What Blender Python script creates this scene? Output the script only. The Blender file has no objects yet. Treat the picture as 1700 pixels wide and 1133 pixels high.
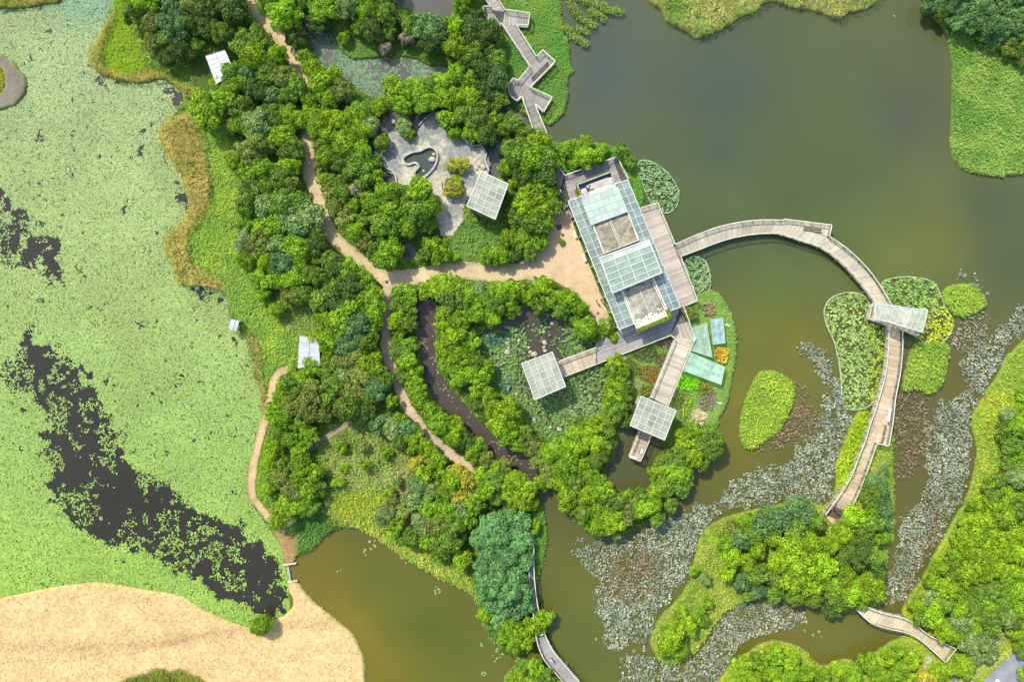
import bpy, math, random
import numpy as np
from mathutils import Vector, Matrix
random.seed(7)
RS = np.random.RandomState(11)
S = bpy.context.scene
COL = S.collection
H = 138.0      # camera height above the water
PXM = 0.12     # metres per photo pixel at water level

# ------------------------------------------------------------------ camera, light
cam_d = bpy.data.cameras.new('camera'); cam = bpy.data.objects.new('camera', cam_d); COL.objects.link(cam)
cam.location = (0, 0, H); cam.rotation_euler = (0, 0, 0)
cam_d.sensor_width = 36; cam_d.lens = 36 * H / (1700 * PXM)
cam_d.clip_start = 1; cam_d.clip_end = 9000
S.camera = cam
ELEV = math.radians(47); SX, SY = 0.62, -0.785     # shadows fall this way on the ground
W = bpy.data.worlds.new('World'); S.world = W; W.use_nodes = True
wn = W.node_tree.nodes; wl = W.node_tree.links
sky = wn.new('ShaderNodeTexSky'); sky.sky_type = 'NISHITA'; sky.sun_disc = False
sky.sun_elevation = ELEV; sky.sun_rotation = math.radians(321.7)
sky.air_density = 1.3; sky.dust_density = 1.5
wl.new(sky.outputs[0], wn['Background'].inputs[0]); wn['Background'].inputs[1].default_value = 0.15
sun_d = bpy.data.lights.new('sun', 'SUN'); sun_d.energy = 3.0; sun_d.angle = math.radians(1.6); sun_d.color = (1, .95, .84)
sun = bpy.data.objects.new('sun', sun_d); COL.objects.link(sun)
sd = Vector((SX * math.cos(ELEV), SY * math.cos(ELEV), -math.sin(ELEV)))
sun.rotation_euler = sd.to_track_quat('-Z', 'Y').to_euler(); sun.location = (-60, 80, 100)
S.view_settings.view_transform = 'Standard'; S.view_settings.look = 'None'
S.view_settings.exposure = 1.38; S.view_settings.gamma = 1

# ------------------------------------------------------------------ helpers
def P(px, py, z=0.0):
    k = PXM * (H - z) / H
    return Vector(((px - 850) * k, (566.5 - py) * k, z))
def tag(o, label=None, cat=None, group=None, kind=None):
    if label: o['label'] = label
    if cat: o['category'] = cat
    if group: o['group'] = group
    if kind: o['kind'] = kind
    return o
def empty(name, loc, label, cat, group=None, rz=0, parent=None):
    o = bpy.data.objects.new(name, None); COL.objects.link(o)
    o.location = loc; o.rotation_euler = (0, 0, rz); o.empty_display_size = .3
    return tag(o, label, cat, group)
def raw_mesh(name, V, faces_flat, starts, totals, mat, parent=None, cols=None):
    me = bpy.data.meshes.new(name)
    V = np.asarray(V, np.float32)
    me.vertices.add(len(V)); me.vertices.foreach_set('co', V.ravel())
    me.loops.add(len(faces_flat)); me.loops.foreach_set('vertex_index', np.asarray(faces_flat, np.int32))
    me.polygons.add(len(starts)); me.polygons.foreach_set('loop_start', np.asarray(starts, np.int32))
    me.polygons.foreach_set('loop_total', np.asarray(totals, np.int32))
    if cols is not None:
        a = me.color_attributes.new('Col', 'FLOAT_COLOR', 'POINT')
        c = np.ones((len(V), 4), np.float32); c[:, :3] = cols
        a.data.foreach_set('color', c.ravel())
    me.update(calc_edges=True); me.validate(clean_customdata=False)
    me.materials.append(mat)
    o = bpy.data.objects.new(name, me); COL.objects.link(o)
    if parent: o.parent = parent
    return o

class MB:
    """collects faces with a colour each; build() links them as one mesh object"""
    def __init__(s): s.v = []; s.f = []; s.c = []
    def face(s, pts, col=(1, 1, 1)):
        i = len(s.v); s.v += [tuple(p) for p in pts]; s.f.append(list(range(i, i + len(pts)))); s.c += [col] * len(pts)
    def prism(s, pts, z0, z1, col=(1, 1, 1), bottom=True):
        pts = [(p[0], p[1]) for p in pts]
        a = sum(pts[i][0] * pts[(i + 1) % len(pts)][1] - pts[(i + 1) % len(pts)][0] * pts[i][1] for i in range(len(pts)))
        if a < 0: pts = pts[::-1]
        s.face([(x, y, z1) for x, y in pts], col)
        if bottom: s.face([(x, y, z0) for x, y in pts[::-1]], col)
        n = len(pts)
        for i in range(n):
            a_, b_ = pts[i], pts[(i + 1) % n]
            s.face([(a_[0], a_[1], z0), (b_[0], b_[1], z0), (b_[0], b_[1], z1), (a_[0], a_[1], z1)], col)
    def bar(s, a, b, w, h, col=(1, 1, 1)):
        a = Vector(a); b = Vector(b); d = b - a
        if d.length < 1e-4: return
        d.normalize(); up = Vector((0, 0, 1))
        if abs(d.z) > .95: up = Vector((1, 0, 0))
        r = d.cross(up).normalized() * w / 2; u = r.cross(d).normalized() * h / 2
        A = [a + r + u, a - r + u, a - r - u, a + r - u]; B = [b + r + u, b - r + u, b - r - u, b + r - u]
        s.face(A[::-1], col); s.face(B, col)
        for i in range(4): s.face([A[i], A[(i + 1) % 4], B[(i + 1) % 4], B[i]], col)
    def box(s, c, hx, hy, hz, rz=0, col=(1, 1, 1)):
        cr, sr = math.cos(rz), math.sin(rz)
        pts = [(c[0] + x * cr - y * sr, c[1] + x * sr + y * cr) for x, y in ((-hx, -hy), (hx, -hy), (hx, hy), (-hx, hy))]
        s.prism(pts, c[2] - hz, c[2] + hz, col)
    def cyl(s, c, r, z0, z1, n=12, col=(1, 1, 1), r1=None):
        r1 = r if r1 is None else r1
        A = [(c[0] + r * math.cos(t * 2 * math.pi / n), c[1] + r * math.sin(t * 2 * math.pi / n), z0) for t in range(n)]
        B = [(c[0] + r1 * math.cos(t * 2 * math.pi / n), c[1] + r1 * math.sin(t * 2 * math.pi / n), z1) for t in range(n)]
        s.face(A[::-1], col); s.face(B, col)
        for i in range(n): s.face([A[i], A[(i + 1) % n], B[(i + 1) % n], B[i]], col)
    def build(s, name, mat, parent=None):
        ff = [i for f in s.f for i in f]; tt = [len(f) for f in s.f]; st = list(np.cumsum([0] + tt[:-1]))
        return raw_mesh(name, s.v, ff, st, tt, mat, parent, np.array(s.c, np.float32))

def catmull(pts, n=6, closed=True):
    pts = [np.array(p, float) for p in pts]; N = len(pts); out = []
    rng = range(N) if closed else range(N - 1)
    for i in rng:
        if closed: p0, p1, p2, p3 = pts[i - 1], pts[i], pts[(i + 1) % N], pts[(i + 2) % N]
        else: p0, p1, p2, p3 = pts[max(i - 1, 0)], pts[i], pts[i + 1], pts[min(i + 2, N - 1)]
        for k in range(n):
            t = k / n
            out.append(.5 * ((2 * p1) + (-p0 + p2) * t + (2 * p0 - 5 * p1 + 4 * p2 - p3) * t * t + (-p0 + 3 * p1 - 3 * p2 + p3) * t ** 3))
    if not closed: out.append(pts[-1])
    return [tuple(p) for p in out]
def resample(pts, n):
    pts = np.array(pts, float); d = np.r_[0, np.cumsum(np.hypot(*(pts[1:, :2] - pts[:-1, :2]).T))]
    t = np.linspace(0, d[-1], n)
    return np.stack([np.interp(t, d, pts[:, k]) for k in range(pts.shape[1])], 1)

# value noise over photo-pixel coordinates
_LAT = RS.rand(64, 256, 256).astype(np.float32)
def vnoise(x, y, scale, seed=0):
    L = _LAT[seed % 64]; x = np.asarray(x) / scale + 37.3 + seed * 7.7; y = np.asarray(y) / scale + 91.7 + seed * 3.1
    xi = np.floor(x).astype(int); yi = np.floor(y).astype(int); fx = x - xi; fy = y - yi
    fx = fx * fx * (3 - 2 * fx); fy = fy * fy * (3 - 2 * fy)
    a = L[yi % 256, xi % 256]; b = L[yi % 256, (xi + 1) % 256]; c = L[(yi + 1) % 256, xi % 256]; d = L[(yi + 1) % 256, (xi + 1) % 256]
    return (a * (1 - fx) + b * fx) * (1 - fy) + (c * (1 - fx) + d * fx) * fy
def fbm(x, y, scale, seed=0, o=3):
    s = 0; a = 1; t = 0
    for k in range(o): s = s + a * vnoise(x, y, scale / 2 ** k, seed + k); t += a; a *= .5
    return s / t

# raster grid in photo pixels
GX0, GX1, GY0, GY1, ST = -170, 1870, -170, 1304, 2
gx = np.arange(GX0, GX1 + 1, ST, float); gy = np.arange(GY0, GY1 + 1, ST, float)
NX, NY = len(gx), len(gy); GXX, GYY = np.meshgrid(gx, gy)
def raster(poly):
    m = np.zeros((NY, NX), bool); p = np.array(poly, float)
    i0 = max(0, int((p[:, 0].min() - GX0) / ST)); i1 = min(NX, int((p[:, 0].max() - GX0) / ST) + 2)
    j0 = max(0, int((p[:, 1].min() - GY0) / ST)); j1 = min(NY, int((p[:, 1].max() - GY0) / ST) + 2)
    if i1 <= i0 or j1 <= j0: return m
    X = GXX[j0:j1, i0:i1]; Y = GYY[j0:j1, i0:i1]; r = np.zeros(X.shape, bool)
    for k in range(len(p)):
        (xa, ya), (xb, yb) = p[k - 1], p[k]
        if ya == yb: continue
        r ^= ((ya > Y) != (yb > Y)) & (X < (xb - xa) * (Y - ya) / (yb - ya) + xa)
    m[j0:j1, i0:i1] = r; return m
def rs(poly, n=4): return raster(catmull(poly, n))
def strip_mask(pts, w):
    m = np.zeros((NY, NX), bool); pts = catmull(pts, 5, False)
    for (xa, ya), (xb, yb) in zip(pts[:-1], pts[1:]):
        i0 = max(0, int((min(xa, xb) - w - GX0) / ST)); i1 = int((max(xa, xb) + w - GX0) / ST) + 2
        j0 = max(0, int((min(ya, yb) - w - GY0) / ST)); j1 = int((max(ya, yb) + w - GY0) / ST) + 2
        X = GXX[j0:j1, i0:i1]; Y = GYY[j0:j1, i0:i1]; dx, dy = xb - xa, yb - ya
        t = np.clip(((X - xa) * dx + (Y - ya) * dy) / (dx * dx + dy * dy + 1e-9), 0, 1)
        m[j0:j1, i0:i1] |= np.hypot(X - xa - t * dx, Y - ya - t * dy) < w
    return m
def blur(a, r, it=2):
    a = a.astype(np.float32)
    for _ in range(it):
        for ax in (0, 1):
            pad = [(0, 0), (0, 0)]; pad[ax] = (r + 1, r)
            c = np.cumsum(np.pad(a, pad, mode='edge'), axis=ax)
            a = (c[2 * r + 1:] - c[:-2 * r - 1]) / (2 * r + 1) if ax == 0 else (c[:, 2 * r + 1:] - c[:, :-2 * r - 1]) / (2 * r + 1)
    return a
def samp(F, px, py):
    x = np.clip((px - GX0) / ST, 0, NX - 1.001); y = np.clip((py - GY0) / ST, 0, NY - 1.001)
    xi = x.astype(int); yi = y.astype(int); fx = x - xi; fy = y - yi
    if F.ndim == 3: fx = fx[:, None]; fy = fy[:, None]
    return (F[yi, xi] * (1 - fx) + F[yi, xi + 1] * fx) * (1 - fy) + (F[yi + 1, xi] * (1 - fx) + F[yi + 1, xi + 1] * fx) * fy

# ------------------------------------------------------------------ materials
def mat(name, col=(1, 1, 1), attr=True, rough=.8, noise=(), spec=.3, metal=0, transl=0, transp=0, objrand=0, bump=0, bscale=3):
    m = bpy.data.materials.new(name); m.use_nodes = True; nt = m.node_tree; N = nt.nodes; L = nt.links
    bs = N['Principled BSDF']; out = N['Material Output']
    bs.inputs['Roughness'].default_value = rough; bs.inputs['Metallic'].default_value = metal
    bs.inputs['Specular IOR Level'].default_value = spec
    cur = N.new('ShaderNodeRGB'); cur.outputs[0].default_value = (*col, 1); cur = cur.outputs[0]
    def mul(a, b):
        x = N.new('ShaderNodeMix'); x.data_type = 'RGBA'; x.blend_type = 'MULTIPLY'; x.inputs[0].default_value = 1
        L.new(a, x.inputs[6]); L.new(b, x.inputs[7]); return x.outputs[2]
    if attr:
        a = N.new('ShaderNodeAttribute'); a.attribute_name = 'Col'; cur = mul(cur, a.outputs['Color'])
    geo = N.new('ShaderNodeNewGeometry')
    for sc, lo, hi in noise:
        t = N.new('ShaderNodeTexNoise'); t.inputs['Scale'].default_value = sc; t.inputs['Detail'].default_value = 4
        L.new(geo.outputs['Position'], t.inputs['Vector'])
        r = N.new('ShaderNodeMapRange'); r.inputs[1].default_value = .3; r.inputs[2].default_value = .7; r.inputs[3].default_value = lo; r.inputs[4].default_value = hi
        L.new(t.outputs[0], r.inputs[0]); cur = mul(cur, r.outputs[0])
    if objrand:
        oi = N.new('ShaderNodeObjectInfo'); r = N.new('ShaderNodeMapRange'); r.inputs[3].default_value = 1 - objrand; r.inputs[4].default_value = 1 + objrand
        L.new(oi.outputs['Random'], r.inputs[0]); cur = mul(cur, r.outputs[0])
    L.new(cur, bs.inputs['Base Color']); sh = bs.outputs[0]
    if bump:
        t = N.new('ShaderNodeTexNoise'); t.inputs['Scale'].default_value = bscale; t.inputs['Detail'].default_value = 3
        L.new(geo.outputs['Position'], t.inputs['Vector'])
        b = N.new('ShaderNodeBump'); b.inputs['Strength'].default_value = bump; b.inputs['Distance'].default_value = .1
        L.new(t.outputs[0], b.inputs['Height']); L.new(b.outputs[0], bs.inputs['Normal'])
    if transl:
        t = N.new('ShaderNodeBsdfTranslucent'); L.new(cur, t.inputs[0]); mx = N.new('ShaderNodeMixShader'); mx.inputs[0].default_value = transl
        L.new(sh, mx.inputs[1]); L.new(t.outputs[0], mx.inputs[2]); sh = mx.outputs[0]
    if transp:
        t = N.new('ShaderNodeBsdfTransparent'); mx = N.new('ShaderNodeMixShader'); mx.inputs[0].default_value = transp
        L.new(sh, mx.inputs[1]); L.new(t.outputs[0], mx.inputs[2]); sh = mx.outputs[0]
    L.new(sh, out.inputs[0]); return m
M = {}
M['ground'] = mat('ground', noise=[(1.5, .86, 1.14), (.15, .93, 1.07)], rough=.95, spec=.1, bump=.6)
M['water'] = mat('water', noise=[(.05, .93, 1.07)], rough=.14, spec=.25, bump=.04, bscale=1.2)
M['path'] = mat('path', (.78, .79, .80), noise=[(.12, .85, 1.1), (.5, .88, 1.1), (2.5, .88, 1.1)], rough=.95, spec=.1, bump=.3)
M['wood'] = mat('weathered_wood', (.82, .82, .84), noise=[(.5, .85, 1.12)], rough=.85, spec=.2)
M['rail'] = mat('rail_wood', (.30, .29, .24), noise=[(.6, .8, 1.15)], rough=.8, spec=.2)
M['darkwood'] = mat('dark_wood', (.10, .075, .06), noise=[(1, .8, 1.2)], rough=.8)
M['leaf'] = mat('leaf', noise=[(.35, .85, 1.15)], rough=.6, spec=.2, transl=.38)
M['grass'] = mat('grass', noise=[(.2, .9, 1.1)], rough=.75, spec=.15, transl=.3)
M['pad'] = mat('floating_leaf', (.84, .84, .86), noise=[], rough=.7, spec=.12, transl=.2)
M['bark'] = mat('bark', (.10, .075, .05), attr=False, noise=[(3, .7, 1.2)], rough=.95)
M['white'] = mat('white_steel', (.33, .36, .31), attr=True, noise=[(1, .92, 1.05)], rough=.45)
M['glass'] = mat('roof_glass', (.235, .26, .23), attr=True, noise=[(.5, .72, 1.15), (2.5, .85, 1.1)], rough=.25, spec=.4, transp=.33)
M['frost'] = mat('frosted_glass', (.25, .285, .25), attr=True, noise=[(.5, .93, 1.05)], rough=.5, spec=.3, transp=.06)
M['gravel'] = mat('gravel', (.82, .82, .80), noise=[(.5, .72, 1.25), (3, .75, 1.2)], rough=1, spec=.05, bump=.6)
M['conc'] = mat('concrete', (.64, .65, .63), noise=[(.3, .85, 1.12), (1.6, .72, 1.25), (5, .8, 1.15)], rough=.9, spec=.15)
M['sheet'] = mat('roof_sheet', (.30, .305, .30), noise=[(.7, .72, 1.15), (3, .88, 1.08)], rough=.5)
M['net'] = mat('crop_net', (.27, .38, .28), noise=[(1.2, .75, 1.2), (.4, .85, 1.15)], rough=.8, transp=.28, transl=.2)
M['stone'] = mat('stone', (.29, .25, .18), attr=False, noise=[(2, .7, 1.2)], rough=.9, bump=.8)
M['skin'] = mat('skin', (.35, .2, .14), attr=False, rough=.6)
M['cloth'] = mat('cloth', (1, 1, 1), attr=True, rough=.9)
M['paint'] = mat('paint', (.75, .75, .72), attr=False, rough=.6)
M['asphalt'] = mat('asphalt', (1, 1, 1), noise=[(.4, .85, 1.15), (4, .85, 1.15)], rough=.9)

# ------------------------------------------------------------------ the map (photo pixels at ground level)
LAND_A = [(200,-300),(195,-60),(187,15),(166,60),(150,95),(160,118),(185,131),(230,140),(270,133),(298,150),(304,172),(275,205),(264,230),(285,265),(303,300),(316,338),(300,372),(278,390),(276,415),(288,440),(295,465),(312,476),(345,478),(372,488),(380,510),(384,540),(400,555),(412,575),(420,620),(433,660),(435,700),(425,745),(416,790),(415,825),(430,855),(452,885),(468,908),(473,937),(492,938),(496,922),(520,912),(542,890),(568,878),(600,881),(640,905),(680,933),(720,956),(760,975),(788,998),(800,1035),(818,1070),(850,1092),(878,1086),(888,1058),(886,1010),(892,970),(904,930),(908,880),(902,840),(896,808),(905,800),(930,838),(950,863),(985,880),(1015,893),(1050,880),(1085,868),(1110,850),(1130,820),(1145,785),(1185,762),(1197,735),(1190,708),(1207,672),(1218,620),(1223,570),(1217,530),(1203,497),(1188,482),(1160,485),(1132,500),(1092,430),(1070,350),(1070,320),(1060,285),(1050,258),(1020,243),(985,236),(950,233),(925,236),(907,225),(912,212),(936,190),(944,163),(945,127),(966,122),(949,112),(947,75),(936,50),(932,0),(926,-60),(930,-300)]
SAND = [(-500,1010),(-100,1005),(0,993),(60,980),(120,970),(175,968),(240,979),(300,989),(340,1013),(400,1038),(430,1043),(455,1030),(478,1018),(487,1000),(478,975),(480,966),(493,966),(520,998),(560,1030),(590,1058),(605,1095),(608,1133),(612,1200),(640,1500),(-500,1500)]
ISLAND = [(1160,900),(1172,875),(1205,858),(1250,846),(1300,836),(1340,832),(1372,838),(1385,808),(1385,775),(1400,735),(1418,690),(1440,682),(1455,690),(1470,700),(1482,720),(1483,780),(1485,850),(1484,880),(1474,920),(1468,960),(1468,998),(1440,1010),(1400,1018),(1350,1008),(1300,998),(1260,996),(1230,1003),(1205,1018),(1180,1050),(1150,1090),(1120,1105),(1098,1100),(1080,1075),(1083,1050),(1095,1025),(1120,1000),(1145,965),(1150,935)]
RIGHT = [(2400,520),(1800,540),(1720,552),(1690,572),(1668,595),(1655,622),(1638,645),(1617,680),(1610,705),(1621,745),(1613,790),(1602,830),(1586,855),(1570,885),(1550,920),(1532,955),(1511,985),(1497,1010),(1500,1035),(1530,1048),(1500,1056),(1478,1064),(1452,1082),(1420,1100),(1400,1092),(1372,1105),(1355,1100),(1330,1075),(1290,1063),(1258,1071),(1225,1096),(1202,1116),(1183,1180),(1180,1500),(2400,1500)]
TOPR = [(1560,42),(1575,75),(1580,140),(1578,200),(1576,240),(1585,270),(1612,288),(1660,295),(1700,290),(1900,280),(2400,260),(2400,-500),(1525,-500),(1530,-60),(1533,0),(1545,22)]
TOPC = [(1070,-300),(1072,-30),(1080,5),(1098,18),(1103,35),(1120,45),(1143,56),(1155,66),(1175,60),(1202,48),(1228,30),(1250,24),(1264,10),(1285,3),(1311,13),(1343,18),(1369,25),(1390,35),(1403,23),(1435,18),(1455,5),(1466,-40),(1470,-300)]
TOPL = [(-500,30),(-60,20),(0,15),(40,15),(80,8),(104,0),(118,-60),(120,-300),(-500,-300)]
MUD = [(-30,95),(0,90),(25,105),(44,130),(46,148),(32,172),(0,182),(-40,180)]
SOUTH = [(828,1180),(832,1140),(850,1108),(875,1096),(903,1100),(915,1112),(935,1130),(955,1165),(975,1260),(820,1260)]
G_A = [(1257,620),(1272,615),(1295,619),(1318,640),(1315,670),(1296,710),(1260,740),(1236,748),(1227,720),(1234,670)]
G_B = [(1563,485),(1585,471),(1612,475),(1630,490),(1632,508),(1615,522),(1590,527),(1572,515)]
G_C = [(1515,572),(1540,568),(1573,573),(1572,600),(1560,640),(1537,657),(1520,648),(1497,650),(1502,615)]
BEDS = [[(1060,270),(1076,267),(1100,280),(1118,300),(1127,322),(1121,345),(1105,354),(1086,345),(1072,320),(1062,292)],
        [(1138,434),(1152,426),(1170,434),(1178,455),(1178,478),(1165,486),(1150,476),(1141,450)],
        [(1368,515),(1380,495),(1405,486),(1432,490),(1444,506),(1448,530),(1468,545),(1470,600),(1463,640),(1450,668),(1430,680),(1412,681),(1398,668),(1395,620),(1385,570),(1372,540)],
        [(1463,473),(1482,462),(1510,460),(1545,467),(1560,487),(1568,510),(1580,530),(1578,552),(1563,569),(1543,571),(1520,560),(1500,545),(1478,508)]]
STREAM = [(689,490),(704,485),(720,500),(724,540),(723,590),(731,620),(747,645),(772,670),(794,698),(818,722),(848,742),(872,758),(888,780),(907,798),(905,806),(893,812),(870,795),(848,778),(815,762),(797,738),(765,704),(738,685),(719,660),(706,630),(698,590),(689,540)]
LILYN = [(500,12),(512,25),(545,45),(556,68),(568,88),(590,98),(640,95),(680,96),(715,108),(748,113),(738,132),(700,134),(650,150),(622,162),(600,152),(572,128),(550,122),(530,108),(518,80),(508,50)]
POOLN = [(630,-80),(636,3),(660,8),(685,16),(702,28),(738,28),(752,15),(748,-80)]
MOAT = [[(640,188),(668,186),(700,190),(730,172),(745,180),(760,215),(790,235),(812,232),(833,234),(835,265),(826,296),(810,290),(800,262),(770,240),(742,232),(725,196),(700,216),(688,235),(666,224),(650,228),(630,256),(634,272),(656,292),(650,304),(628,296),(618,260),(628,215)]]
SMALLP = [(668,404),(678,401),(692,418),(686,431),(672,433)]
INLET = [(830,172),(850,178),(872,192),(915,214),(908,230),(884,222),(855,206),(832,192)]
GARDENP = [(838,537),(862,513),(900,512),(922,530),(962,545),(985,572),(1003,600),(1004,660),(990,690),(962,690),(945,702),(930,730),(900,722),(880,700),(860,668),(832,650),(812,605),(794,572),(806,548)]
DECKP = [(1030,700),(1050,712),(1100,735),(1107,748),(1087,762),(1086,785),(1076,812),(1052,821),(1020,810),(1002,790),(1018,762),(1026,730)]
PLAZA = [(628,258),(640,232),(652,222),(668,220),(690,232),(700,212),(727,188),(740,197),(742,224),(768,232),(786,245),(804,250),(812,270),(808,292),(790,310),(768,345),(770,360),(756,383),(746,392),(730,378),(718,340),(690,310),(664,305),(658,292),(640,282)]
HEART = [(671,263),(684,255),(699,252),(712,246),(723,250),(727,262),(722,278),(711,291),(699,298),(687,297),(690,286),(696,278),(690,272),(678,275),(671,270)]
FORE = [(905,352),(930,342),(943,352),(1040,600),(1000,580),(990,560),(976,510),(955,487),(915,464),(895,462),(868,452),(860,438),(885,420),(900,395)]
ROADP = [(1570,1200),(1620,1140),(1660,1100),(1700,1070),(1900,960),(2050,980),(1900,1180),(1780,1300),(1570,1300)]
PATHS = [([(400,-60),(412,-10),(424,18),(450,45),(472,70),(488,100),(505,140),(520,190),(512,235),(515,290),(530,330),(541,370),(560,400),(590,425),(622,447),(645,467)],
          11), ([(645,467),(700,459),(760,449),(820,456),(885,450)], 15),
         ([(645,467),(642,500),(641,550),(643,590),(656,622),(667,655),(686,690),(712,722),(742,748),(775,772),(810,800),(848,842),(870,865),(883,905)], 8),
         ([(488,611),(468,617),(457,632),(450,660),(441,700),(430,740),(421,780),(421,820),(436,845),(455,868),(474,885)], 6.5),
         ([(500,765),(530,735),(585,700)], 5)]
EMBANK = [(461,868),(470,878),(490,880),(492,905),(490,936),(474,935),(470,912),(455,885)]

land = raster(catmull(LAND_A, 4))
for p in (SAND, ISLAND, RIGHT, TOPR, TOPC, TOPL, MUD, SOUTH, G_A, G_B, G_C): land |= rs(p)
for p in [STREAM, LILYN, POOLN, SMALLP, INLET, GARDENP, DECKP] + MOAT: land &= ~rs(p)
plaza_m = rs(PLAZA, 3) & ~rs(HEART, 4); land |= rs(PLAZA, 3)
weir_gap = raster([(468, 941), (500, 941), (500, 964), (468, 964)]); land &= ~weir_gap
lf = blur(land, 2, 2)
lf += (fbm(GXX, GYY, 9, 3) - .5) * .5 * np.exp(-((lf - .5) / .35) ** 2) * (1 - blur(rs(PLAZA, 3), 3, 1))
TZ = np.clip((lf - .5) * 2.0, -.9, .5)
path_m = np.zeros((NY, NX), bool)
for pts, w in PATHS: path_m |= strip_mask(pts, w)
fore_m = raster(FORE)
hard = path_m | fore_m | rs(PLAZA, 3) | raster(ROADP)
hardb = blur(hard, 2, 2)
TZ = np.where(TZ > .45, TZ + (fbm(GXX, GYY, 14, 9) - .5) * .25 * (1 - np.clip(hardb * 2, 0, 1)) - .02 - .12 * np.clip(hardb * 1.6 - .3, 0, 1), TZ)
def tz(px, py): return float(samp(TZ, np.array([px], float), np.array([py], float))[0])

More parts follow.
